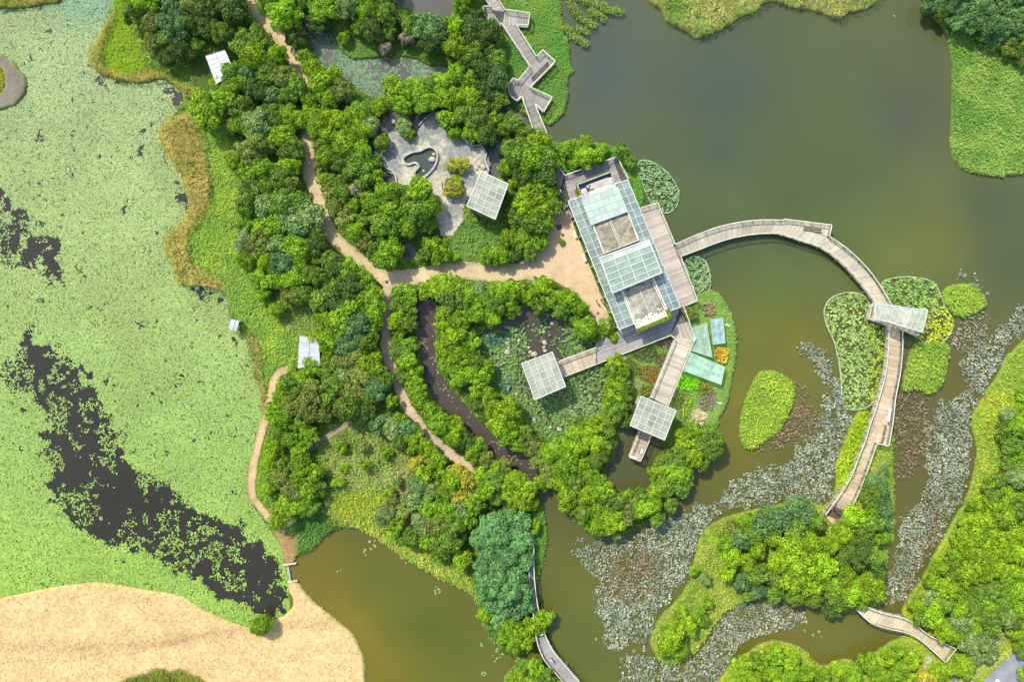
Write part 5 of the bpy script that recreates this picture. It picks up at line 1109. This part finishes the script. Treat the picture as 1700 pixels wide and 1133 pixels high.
T('left of the upper shelter', '240,10,16,M 226,28,15,D 252,40,16,O 255,72,13,O 290,14,20,B 288,45,25,B 272,66,13,M 318,8,20,O 345,14,20,D 384,12,20,D 372,56,18,M 345,40,18,D 318,44,16,D 300,78,17,D 325,76,12,M 405,26,15,D 215,4,10,G 280,98,13,D 408,-18,22,M 360,-22,22,D 310,-25,24,B 255,-22,22,M')
T('beside the top lily pond', '470,26,26,M 446,8,18,M 498,6,12,M 486,68,15,D 505,98,13,M 527,30,13,D 540,10,21,M 532,42,15,D 578,10,22,P 608,20,20,G 640,24,20,M 616,46,19,D 645,52,14,D 572,62,10,L 600,40,14,M 665,30,12,M 632,60,9,T 640,80,9,T 674,64,11,T 640,-18,24,M 580,-24,24,M 520,-26,22,D 470,-25,22,M')
T('below the small top pool', '685,42,17,M 715,48,21,B 712,70,15,D 736,50,15,M 757,48,17,L 758,76,17,L 752,98,8,O 780,52,19,D 808,56,19,D 790,32,15,D 812,84,17,D 788,92,19,D 770,110,12,D 765,8,14,G 780,-20,18,M')
T('left of the zigzag boardwalk', '823,100,17,M 803,118,19,D 826,132,19,B 808,150,17,D 828,165,15,D 800,172,14,M 835,215,11,M 851,206,17,M 870,222,13,M')
T('above the paved court', '650,140,13,G 664,155,16,L 672,178,13,G 690,150,19,G 715,140,18,M 737,136,17,G 706,172,16,M 737,160,15,M 760,126,17,M 783,132,15,G 752,166,19,L 776,160,18,L 766,188,18,M 744,200,15,M 756,222,11,M 792,196,20,M 806,222,18,D 782,222,13,M 822,198,12,M 672,210,12,P 681,224,9,G 628,180,12,L 636,237,13,M')
T('in the wood below the upper shelter', '342,184,25,L 372,165,17,G 362,140,13,L 386,120,17,M 384,145,17,G 410,74,22,M 440,62,19,M 426,92,20,L 465,88,17,L 447,118,19,M 412,118,18,B 396,142,14,M 470,128,15,O 488,120,16,L 515,114,16,L 530,138,18,L 496,144,16,M 552,128,15,G 566,150,17,O 543,163,16,M 514,162,14,G 450,158,15,B 424,150,17,D 478,160,15,M 400,178,17,M')
T('left of the paved court', '426,204,21,P 452,190,16,M 480,190,16,G 405,208,15,G 382,210,12,O 500,200,14,M 520,190,15,L 545,190,16,L 566,200,19,L 530,214,19,L 592,188,18,M 612,208,16,P 572,236,22,L 545,228,15,L 600,222,16,L 522,238,17,O 600,250,18,L 470,226,18,L 484,248,18,M 452,236,17,M 430,238,17,O 414,252,18,O 390,267,17,L 408,284,17,M 478,274,18,L 528,268,13,O 592,270,18,M 568,268,17,D 545,258,15,M 438,284,20,M 468,296,18,M 620,268,12,M 495,268,11,D')
T('west of the sandy path', '424,312,17,M 448,310,18,M 478,308,20,O 412,340,17,M 440,345,20,P 470,338,20,M 500,334,17,M 510,358,18,P 484,362,20,P 410,370,15,G 432,378,17,L 460,378,18,G 498,384,18,B 522,382,14,M 408,402,17,P 432,406,19,O 462,406,19,P 492,410,20,G 526,408,18,D 412,432,16,M 442,434,18,M 470,438,18,B 498,434,17,M 523,428,13,L 548,432,16,D 432,462,15,M 460,466,17,G 492,462,18,M 524,458,19,M 556,446,19,D 582,448,19,G 606,462,16,M 550,474,18,M 580,478,20,D 612,488,18,M 460,514,12,G 482,492,14,O 534,498,18,M 560,506,17,D 590,510,22,M 616,514,18,G 540,530,14,L 566,536,20,M 596,542,22,B 624,540,16,M 528,560,14,L 548,568,17,M 578,570,20,B 610,568,18,M 500,488,15,M 438,488,10,G')
T('between path and paved court', '530,304,12,L 544,318,13,O 560,304,14,M 566,328,15,M 552,342,14,O 584,344,14,M 576,362,15,O 592,382,16,M 606,300,15,D 622,292,13,L 590,314,11,T 612,328,12,M 606,402,14,O 620,418,12,M 604,366,12,M 585,288,14,D')
T('south of the curved basin', '645,322,22,G 622,342,20,M 650,350,23,M 636,374,20,M 672,334,17,M 697,318,21,G 712,342,19,G 692,350,20,M 708,370,16,M 676,372,18,M 662,388,12,D')
T('around the tiny dark pool', '645,420,24,G 622,432,10,M 706,424,11,M 722,412,14,M 738,420,13,M 752,430,10,G 726,432,11,G 710,404,9,D')
T('around the square pavilion', '862,250,24,M 892,238,22,L 880,270,24,M 908,262,20,M 872,292,18,D 902,290,19,D 842,246,11,M 856,303,11,L 842,278,13,M 886,322,22,L 910,322,16,L 872,342,18,L 898,346,17,L 918,342,14,D 852,350,12,M 862,366,14,M 884,372,18,M 905,374,16,G 845,397,16,L 868,398,16,M 896,400,15,G 880,418,13,M 860,420,13,D 826,424,14,G 806,426,12,G 842,430,11,M')
T('on the bank north of the centre', '945,248,13,M 972,236,10,L 970,262,17,L 990,262,13,G 1034,252,12,M 1046,268,10,M 1000,248,8,G 953,266,12,M')
T('in the wood below the wide path', '655,486,13,G 678,488,15,M 664,508,15,M 684,510,13,M 660,532,14,L 682,536,12,M 662,552,10,M 706,470,14,L 732,464,19,M 722,484,17,L 756,472,18,M 748,496,18,M 778,488,18,M 770,510,16,M 798,476,16,P 802,498,16,M 826,476,18,G 824,502,15,M 848,470,15,M 846,496,17,M 862,482,14,G 790,520,17,M 816,526,15,M 742,520,14,L 764,532,15,G 882,492,13,L 904,476,15,M 894,508,14,M 918,494,17,M 944,500,16,G 932,516,13,M 962,512,16,M 852,516,12,D 738,542,13,L')
T('near the garden pond top right', '972,545,17,G 990,556,8,G 956,534,10,M')
T('right of the dark stream', '756,562,20,L 778,570,16,G 742,584,17,L 766,592,19,M 746,606,15,M 782,600,16,M 776,620,17,G 762,628,14,M 798,628,15,M 796,648,14,L 812,660,13,G 822,682,17,L 846,684,18,L 826,706,19,L 852,708,17,L 872,720,14,M 840,730,14,M 864,738,13,G 884,742,14,O 790,668,10,M 808,610,12,G')
T('left of the dark stream', '664,582,14,M 682,574,13,G 676,600,17,G 692,612,14,M 668,622,13,M 688,634,14,M 702,648,13,M 698,668,13,M 716,684,14,G 736,676,11,M 740,696,20,M 762,704,18,M 752,724,16,G 776,728,14,D 792,742,14,M 716,704,13,M 806,764,13,O 780,760,14,M 820,780,14,M 838,772,12,O')
T('below the lower white shelter', '546,592,14,M 568,600,15,O 516,606,16,G 540,614,16,M 592,592,18,O 616,604,17,L 638,622,17,D 492,614,11,G 484,632,14,M 506,626,15,G 474,640,13,L 572,624,17,P 600,626,18,O 556,640,17,M 626,646,17,B 585,650,17,O 610,664,17,M 468,664,14,G 494,648,16,M 518,654,20,O 548,662,17,M 578,676,19,M 604,684,17,D 484,676,17,O 456,682,14,L 510,682,18,O 470,698,16,G 536,686,16,O 496,706,15,M 486,726,13,G 514,724,15,G 500,744,12,G 650,666,11,M')
T('in the grove beside the dam path', '454,746,14,L 450,770,13,L 474,772,14,M 498,764,14,G 470,794,16,O 496,792,16,M 522,788,15,G 486,816,18,O 512,818,16,M 446,812,9,L 500,840,15,M 474,842,14,L 528,812,13,D 518,842,13,D 462,866,14,L 480,866,12,P')
T('north of the lower pond', '632,704,15,B 650,712,16,P 664,700,13,M 690,702,15,B 686,722,16,G 664,732,13,M 706,734,13,L 684,744,12,G 692,772,12,Y 704,762,11,Y 716,750,12,G 706,788,15,M 728,768,15,M 762,782,15,Y 776,798,14,Y 752,800,15,L 736,786,14,M 780,816,13,O 760,824,16,Y 738,820,16,G 716,816,16,P 696,806,15,B 800,792,14,M 820,798,15,M 806,816,16,G 834,792,13,D 840,806,12,M 822,826,13,M 786,836,16,M 762,846,17,P 738,846,17,G 714,844,17,M 690,830,15,P 672,846,14,O 700,868,16,P 724,872,17,O 752,870,17,M 776,862,14,G 640,856,17,P 656,876,15,M 680,894,14,M 712,898,16,M 742,900,18,M 764,892,12,D 730,920,12,G 766,928,14,M 650,830,11,O')
T('in the rough meadow clearing', '566,742,8,G 604,742,8,O 642,752,9,M 608,772,9,G 572,778,7,M 660,800,8,P 648,822,9,G 672,830,9,P 562,802,8,M')
T('at the bend of the channel', '856,800,17,L 876,812,15,L 848,822,15,L 868,834,14,L 850,846,11,M 884,836,10,M 888,876,9,G')
T('in the belt by the south boardwalk', '836,862,18,E 812,874,18,E 858,872,18,E 800,896,17,E 830,892,20,E 862,900,17,E 812,918,19,E 842,922,19,E 868,932,16,E 802,944,17,E 828,948,19,E 856,956,18,E 816,974,18,E 844,982,19,E 868,980,15,E 822,1002,17,E 850,1010,18,E 872,1006,14,E 830,1028,14,E 848,1040,15,G 806,1020,11,L 862,1050,14,L 838,1056,12,G 880,1042,13,L 902,1026,14,L 893,1040,12,G 854,1070,13,G 874,1066,12,M')
T('at the bottom beside the south boardwalk', '866,1110,13,M 888,1108,14,M 900,1128,15,M 862,1130,14,L 884,1138,15,G 918,1136,11,L 850,1144,12,L 905,1158,16,M 870,1165,18,M')
T('right of the lower channel', '908,758,16,M 932,748,18,G 958,742,18,L 984,734,18,L 1006,738,15,M 960,722,15,G 986,708,15,L 1004,716,14,M 912,782,17,O 938,774,19,M 964,768,18,G 988,762,16,M 894,766,13,O 926,800,18,G 952,800,18,M 978,792,17,G 900,800,13,M 944,826,17,L 970,824,18,L 996,814,17,G 966,850,16,M 992,846,18,L 1018,836,18,M 996,872,16,G 1016,864,17,L 1040,852,18,O 1062,846,16,G 1020,886,11,O 1044,826,13,G 1066,826,13,M 1082,838,15,G 1090,860,13,M 1088,820,14,L 982,868,12,M')
T('on the peninsula lake side', '1112,838,12,M 1104,804,17,M 1128,806,15,M 1118,784,18,G 1094,786,14,L 1136,784,14,G 1124,762,17,M 1104,764,12,M 1148,758,17,L 1160,742,17,M 1182,740,15,M 1176,722,15,M 1138,732,15,L 1152,718,13,G 1128,720,10,L 1165,768,11,M')
T('left of the crop plots', '1022,602,13,L 1014,618,13,M 1030,622,14,G 1018,638,13,L 1036,642,12,M 1022,658,15,G 1010,652,10,L 1036,670,13,M 1024,684,15,M 1040,696,12,D 1012,672,10,G 1036,608,9,G')
T('on the wooded island', '1214,878,14,O 1240,868,14,G 1204,902,15,G 1226,896,17,B 1252,884,16,M 1278,866,17,B 1304,858,18,B 1330,852,19,B 1352,868,16,M 1320,878,17,M 1282,892,17,L 1255,912,14,L 1218,926,16,L 1240,934,14,L 1206,948,13,L 1310,906,21,L 1344,900,19,L 1374,904,17,L 1294,930,20,L 1330,938,23,L 1364,938,22,L 1394,930,18,M 1346,966,21,L 1314,962,19,L 1286,960,17,M 1258,952,15,M 1378,966,18,G 1402,956,17,L 1418,858,22,L 1400,886,17,L 1440,872,18,M 1430,896,18,M 1458,892,14,G 1424,922,18,D 1448,926,16,M 1456,952,14,D 1412,984,21,L 1440,978,18,L 1388,994,17,M 1430,1000,12,G 1350,992,17,M 1318,988,16,M 1286,986,14,M 1258,980,13,B 1232,966,14,B 1242,990,10,M 1380,1012,11,D')
T('by the long walkway end', '1452,798,13,B 1464,816,14,B 1446,822,15,M 1462,842,15,B 1446,850,13,G 1464,778,10,P 1468,864,11,B')
T('on the wooded island tip', '1118,1056,17,L 1104,1076,13,L 1128,1080,13,G 1140,1040,15,L 1160,1024,13,G 1130,1022,12,L 1172,1002,10,G 1108,1048,11,G 1152,950,9,G 1170,962,9,P')
T('on the bank at the bottom right', '1232,1110,15,L 1258,1098,15,G 1284,1090,15,G 1310,1094,15,L 1284,1118,17,L 1318,1120,14,G 1258,1128,14,L 1340,1118,13,G 1364,1126,13,G 1390,1116,13,L 1415,1120,14,G 1442,1104,14,G 1468,1094,14,L 1490,1084,13,G 1462,1122,15,L 1490,1112,15,G 1515,1100,13,L 1505,1130,14,L 1225,1132,13,G 1560,1116,14,L 1540,1128,13,Y 1558,1134,11,O')
T('beside the corner road', '1598,1104,18,L 1564,1046,17,L 1590,1058,13,G 1612,1066,18,P 1634,1066,16,P 1640,1084,13,P 1618,1088,12,P 1692,1052,14,L 1695,1078,12,G 1668,1028,16,P 1706,1122,12,L')
T('in the wood on the right shore', '1532,1028,14,M 1524,1008,13,L 1548,1016,15,L 1544,994,14,P 1566,1004,16,M 1590,1010,17,G 1616,1012,18,M 1590,1034,15,P 1614,1036,16,G 1642,1030,17,M 1640,1006,17,G 1664,1000,17,M 1688,1010,18,G 1690,1030,15,M 1548,966,13,G 1570,978,15,L 1594,984,16,G 1618,980,16,M 1640,980,16,M 1666,972,16,G 1690,980,16,G 1556,942,12,L 1580,952,15,M 1604,952,17,L 1630,950,17,L 1656,946,17,L 1682,948,17,L 1706,960,16,G 1586,926,13,G 1612,922,17,L 1638,918,18,L 1664,914,18,L 1690,918,17,L 1598,898,14,L 1624,892,17,L 1650,886,18,L 1676,882,18,L 1702,888,16,L 1608,868,14,L 1632,862,17,L 1658,856,17,L 1684,850,17,M 1706,860,14,G 1622,836,14,L 1648,828,16,M 1672,822,16,G 1696,826,15,L 1662,798,14,M 1686,794,16,P 1642,806,12,G 1672,770,14,M 1694,764,15,G 1676,740,14,D 1698,736,14,M 1668,716,13,M 1690,708,15,G 1672,690,12,P 1696,680,14,L 1706,790,14,L 1700,656,13,G')
T('in the top right wood', '1544,8,14,B 1562,20,13,D 1576,10,17,B 1602,12,19,B 1590,34,15,B 1614,38,17,B 1632,18,18,B 1640,42,18,B 1660,20,18,B 1668,46,18,B 1688,22,17,B 1692,50,17,D 1676,74,14,O 1696,80,14,M 1656,66,12,B 1702,98,11,O 1625,55,10,M 1640,-18,24,B 1590,-18,24,B 1690,-18,24,B')
T('standing on its own', '435,1036,16,G')
T('as small bush on the forecourt corner', '1006.5,541,13,G 1017.5,560,8,L', True)
T('as amber bush on the paved court', '749,275,11,A 763,272,12,A 753,311,14,A 757,299,9,L', True)
T('as olive bush by the small crop beds', '1148,521,10.5,O', True)
T('as bush in the verge left of the building', '933,402,5,G', True)
# words that single each tree out: size and colour, place, then rank along x among its equals in that place
def sizew(r): return 'small' if r < 13 else ('large' if r >= 19 else 'medium')
ORD = ['first', 'second', 'third', 'fourth', 'fifth', 'sixth', 'seventh', 'eighth', 'ninth', 'tenth', 'eleventh', 'twelfth', 'thirteenth', 'fourteenth', 'fifteenth', 'sixteenth']
groups = {}
_sh = lambda t: t[5] or t[3] < 11.6
_keep = set(sorted([i for i, t in enumerate(CLUST) if not _sh(t)], key=lambda i: -CLUST[i][3] - (1.5 if CLUST[i][4] in 'LYBG' else 0))[:296]) | {i for i, t in enumerate(CLUST) if _sh(t)}
for i, t in [(i, t) for i, t in enumerate(CLUST) if i in _keep]: groups.setdefault((t[0], t[4], sizew(t[3]), _sh(t)), []).append(i)
LABEL = {}
for (pl, c, sw, sh), ids in groups.items():
    kind = 'bush' if sh else 'tree'; word = '%s %s %s' % (sw, CW[c], kind)
    if pl.startswith('as '): base = pl[3:]; 
    else: base = word + ' ' + pl
    if pl == 'standing on its own': base = 'lone fresh green bush between the green pond and the dry field'
    if len(ids) == 1: LABEL[ids[0]] = base; continue
    xs_ = [CLUST[i][1] for i in ids]; ys__ = [CLUST[i][2] for i in ids]
    horiz = (max(xs_) - min(xs_)) >= (max(ys__) - min(ys__)); o_ = sorted(ids, key=lambda i: CLUST[i][1 if horiz else 2]); e0, e1 = ('left', 'right') if horiz else ('top', 'bottom')
    for k, i in enumerate(o_):
        L_ = len(o_)
        if pl.startswith('as '): base = CW[c] + ' part of ' + pl[3:] if False else pl[3:]
        if k < (L_ + 1) // 2: LABEL[i] = base + (', %smost' % e0 if (k == 0 and e0 == 'left') else ', %s from the %s' % (ORD[k], e0))
        else: j = L_ - 1 - k; LABEL[i] = base + (', %smost' % e1 if (j == 0 and e1 == 'right') else ', %s from the %s' % (ORD[j], e1))
rr = random.Random(77)
isshrub = lambda t: t[5] or t[3] < 11.6
order = sorted([i for i, t in enumerate(CLUST) if not isshrub(t)], key=lambda i: -CLUST[i][3] - (1.5 if CLUST[i][4] in 'LYBG' else 0))
TOP = set(order[:296]); REST = {'V': [], 'C': []}
CD = {}
def crown_data(me):
    if me.name not in CD:
        v = np.zeros(len(me.vertices) * 3, np.float32); me.vertices.foreach_get('co', v); c = np.zeros(len(me.vertices) * 4, np.float32); me.color_attributes['Col'].data.foreach_get('color', c)
        CD[me.name] = (v.reshape(-1, 3), c.reshape(-1, 4)[:, :3])
    return CD[me.name]
for i, (pl, x, y, rpx, c, shrub) in enumerate(CLUST):
    R = rpx * PXM * 1.13; g = tz(x, y)
    topz = g + R * 1.45 * (1 if R < 2 else .95)
    v = P(x, y, topz * .8); sz = 'small' if R < 1.2 else ('mid' if R < 2.05 else 'big')
    if c in 'B' and 'island' in pl and y < 900: sz = 'feather'
    if 'by the long walkway end' in pl: sz = 'feather'
    small = isshrub(CLUST[i])
    if not small and i not in TOP:
        V0, C0 = crown_data(rr.choice(CROWNS[sz])); a = rr.uniform(0, 6.28); sc = R / .98; zz = tz(v.x / PXM + 850, 566.5 - v.y / PXM)
        Q = np.stack([(V0[:, 0] * math.cos(a) - V0[:, 1] * math.sin(a)) * sc + v.x, (V0[:, 0] * math.sin(a) + V0[:, 1] * math.cos(a)) * sc + v.y, V0[:, 2] * sc * rr.uniform(.85, 1.12) + max(zz, 0)], 1)
        REST['V'].append(Q); REST['C'].append(C0 * np.array(TC[c]) * rr.uniform(.87, 1.13)); continue
    e = empty('shrub' if small else 'tree', (v.x, v.y, max(tz(v.x / PXM + 850, 566.5 - v.y / PXM), 0) - .02), LABEL[i], 'shrub' if small else 'tree', ('shrubs ' if shrub else 'trees ') + pl, rr.uniform(0, 6.28))
    if len(LABEL[i].split()) > 16: print('LONG', LABEL[i])
    sc = R / .98; e.scale = (sc * rr.uniform(.84, 1.16), sc * rr.uniform(.84, 1.16), sc * rr.uniform(.85, 1.12) * (.75 if shrub else 1))
    me = rr.choice(CROWNS[sz]); o = bpy.data.objects.new('crown', me); COL.objects.link(o); o.parent = e
    o.material_slots[0].link = 'OBJECT'; o.material_slots[0].material = TM[c]
    t = bpy.data.objects.new('trunk', rr.choice(TRUNKS)); COL.objects.link(t); t.parent = e
V = np.concatenate(REST['V']); n = len(V) // 4
tag(raw_mesh('tree_canopy', V, np.arange(n * 4), np.arange(n) * 4, np.full(n, 4), M['leaf'], None, np.concatenate(REST['C'])), 'smaller crowded tree crowns filling the groves between the larger trees', 'tree canopy', kind='stuff')
print('trees', len(CLUST), 'things', len(TOP), 'shrubs', sum(isshrub(t) for t in CLUST))

# ------------------------------------------------------------------ people, each seen as a speck from above
def person(px, py, rz, label, top, legs, z=DZ, stride=.18):
    v = P(px, py, z + 1); e = empty('person', (v.x, v.y, z), label, 'person', None, rz)
    def skin(name, nodes, edges, matr, root=0):
        me = bpy.data.meshes.new(name); me.from_pydata([n_[0] for n_ in nodes], edges, []); o = bpy.data.objects.new(name, me); COL.objects.link(o)
        md = o.modifiers.new('skin', 'SKIN'); 
        for k, n_ in enumerate(nodes): me.skin_vertices[0].data[k].radius = (n_[1], n_[2] if len(n_) > 2 else n_[1])
        me.skin_vertices[0].data[root].use_root = True; s_ = o.modifiers.new('sub', 'SUBSURF'); s_.levels = 1; s_.render_levels = 1
        me.materials.append(matr); o.parent = e; return o
    nb = [((0,0,.95),.14,.10), ((0,0,1.15),.13,.09), ((0,.0,1.38),.17,.10), ((0,.01,1.5),.055), ((0,.03,1.62),.09,.10), ((0,.03,1.70),.07,.08),
          ((.2,0,1.42),.05), ((.27,.06,1.16),.04), ((.26,.2,.96),.032), ((-.2,0,1.42),.05), ((-.27,-.04,1.16),.04), ((-.26,.04,.92),.032),
          ((.09,0,.9),.085), ((.10,stride*.5+.03,.5),.06), ((.10,stride*.6,.08),.04), ((.10,stride*.6+.16,.04),.035),
          ((-.09,0,.9),.085), ((-.10,-stride*.3,.5),.06), ((-.10,-stride,.1),.04), ((-.10,-stride+.15,.04),.035)]
    ed = [(0,1),(1,2),(2,3),(3,4),(4,5),(2,6),(6,7),(7,8),(2,9),(9,10),(10,11),(0,12),(12,13),(13,14),(14,15),(0,16),(16,17),(17,18),(18,19)]
    skin('body', nb, ed, M['skin'])
    ct = mat('shirt_cloth', top, attr=False, rough=.9); cl = mat('trouser_cloth', legs, attr=False, rough=.9); hm = mat('hair', (.015, .012, .01), attr=False, rough=.6)
    skin('shirt', [((0,0,.93),.17,.13), ((0,0,1.15),.155,.115), ((0,0,1.40),.19,.12), ((.21,0,1.43),.075), ((.265,.04,1.22),.065), ((-.21,0,1.43),.075), ((-.265,-.03,1.22),.065)], [(0,1),(1,2),(2,3),(3,4),(2,5),(5,6)], ct)
    skin('trousers', [((0,0,.94),.155,.12), ((.09,0,.88),.105), ((.10,stride*.5+.03,.5),.075), ((.10,stride*.6,.14),.055), ((-.09,0,.88),.105), ((-.10,-stride*.3,.5),.075), ((-.10,-stride,.16),.055)], [(0,1),(1,2),(2,3),(0,4),(4,5),(5,6)], cl)
    skin('hair', [((0,.0,1.69),.098,.10), ((0,-.03,1.62),.085,.08)], [(0,1)], hm)
person(931.5, 318, 2.2, 'person in white walking on the shaded deck left of the building', (.75, .75, .75), (.55, .55, .55))
person(915, 1097, 2.6, 'person in a white top on the dark south boardwalk', (.80, .80, .82), (.05, .06, .1))
person(899.5, 1054, .4, 'person in pale clothes at the shady upper end of the south boardwalk', (.45, .5, .55), (.04, .04, .05))
person(883, 928, 0, 'person in dark clothes on the boardwalk beside the blue green belt', (.03, .03, .04), (.03, .03, .04))
person(990.5, 500, 1.3, 'person in dark clothes left of another on the sandy forecourt', (.04, .04, .05), (.05, .05, .06), z=.57)
person(999, 498.5, 1.8, 'person in dark clothes close to the glass canopy edge', (.05, .04, .04), (.03, .03, .04), z=.57)
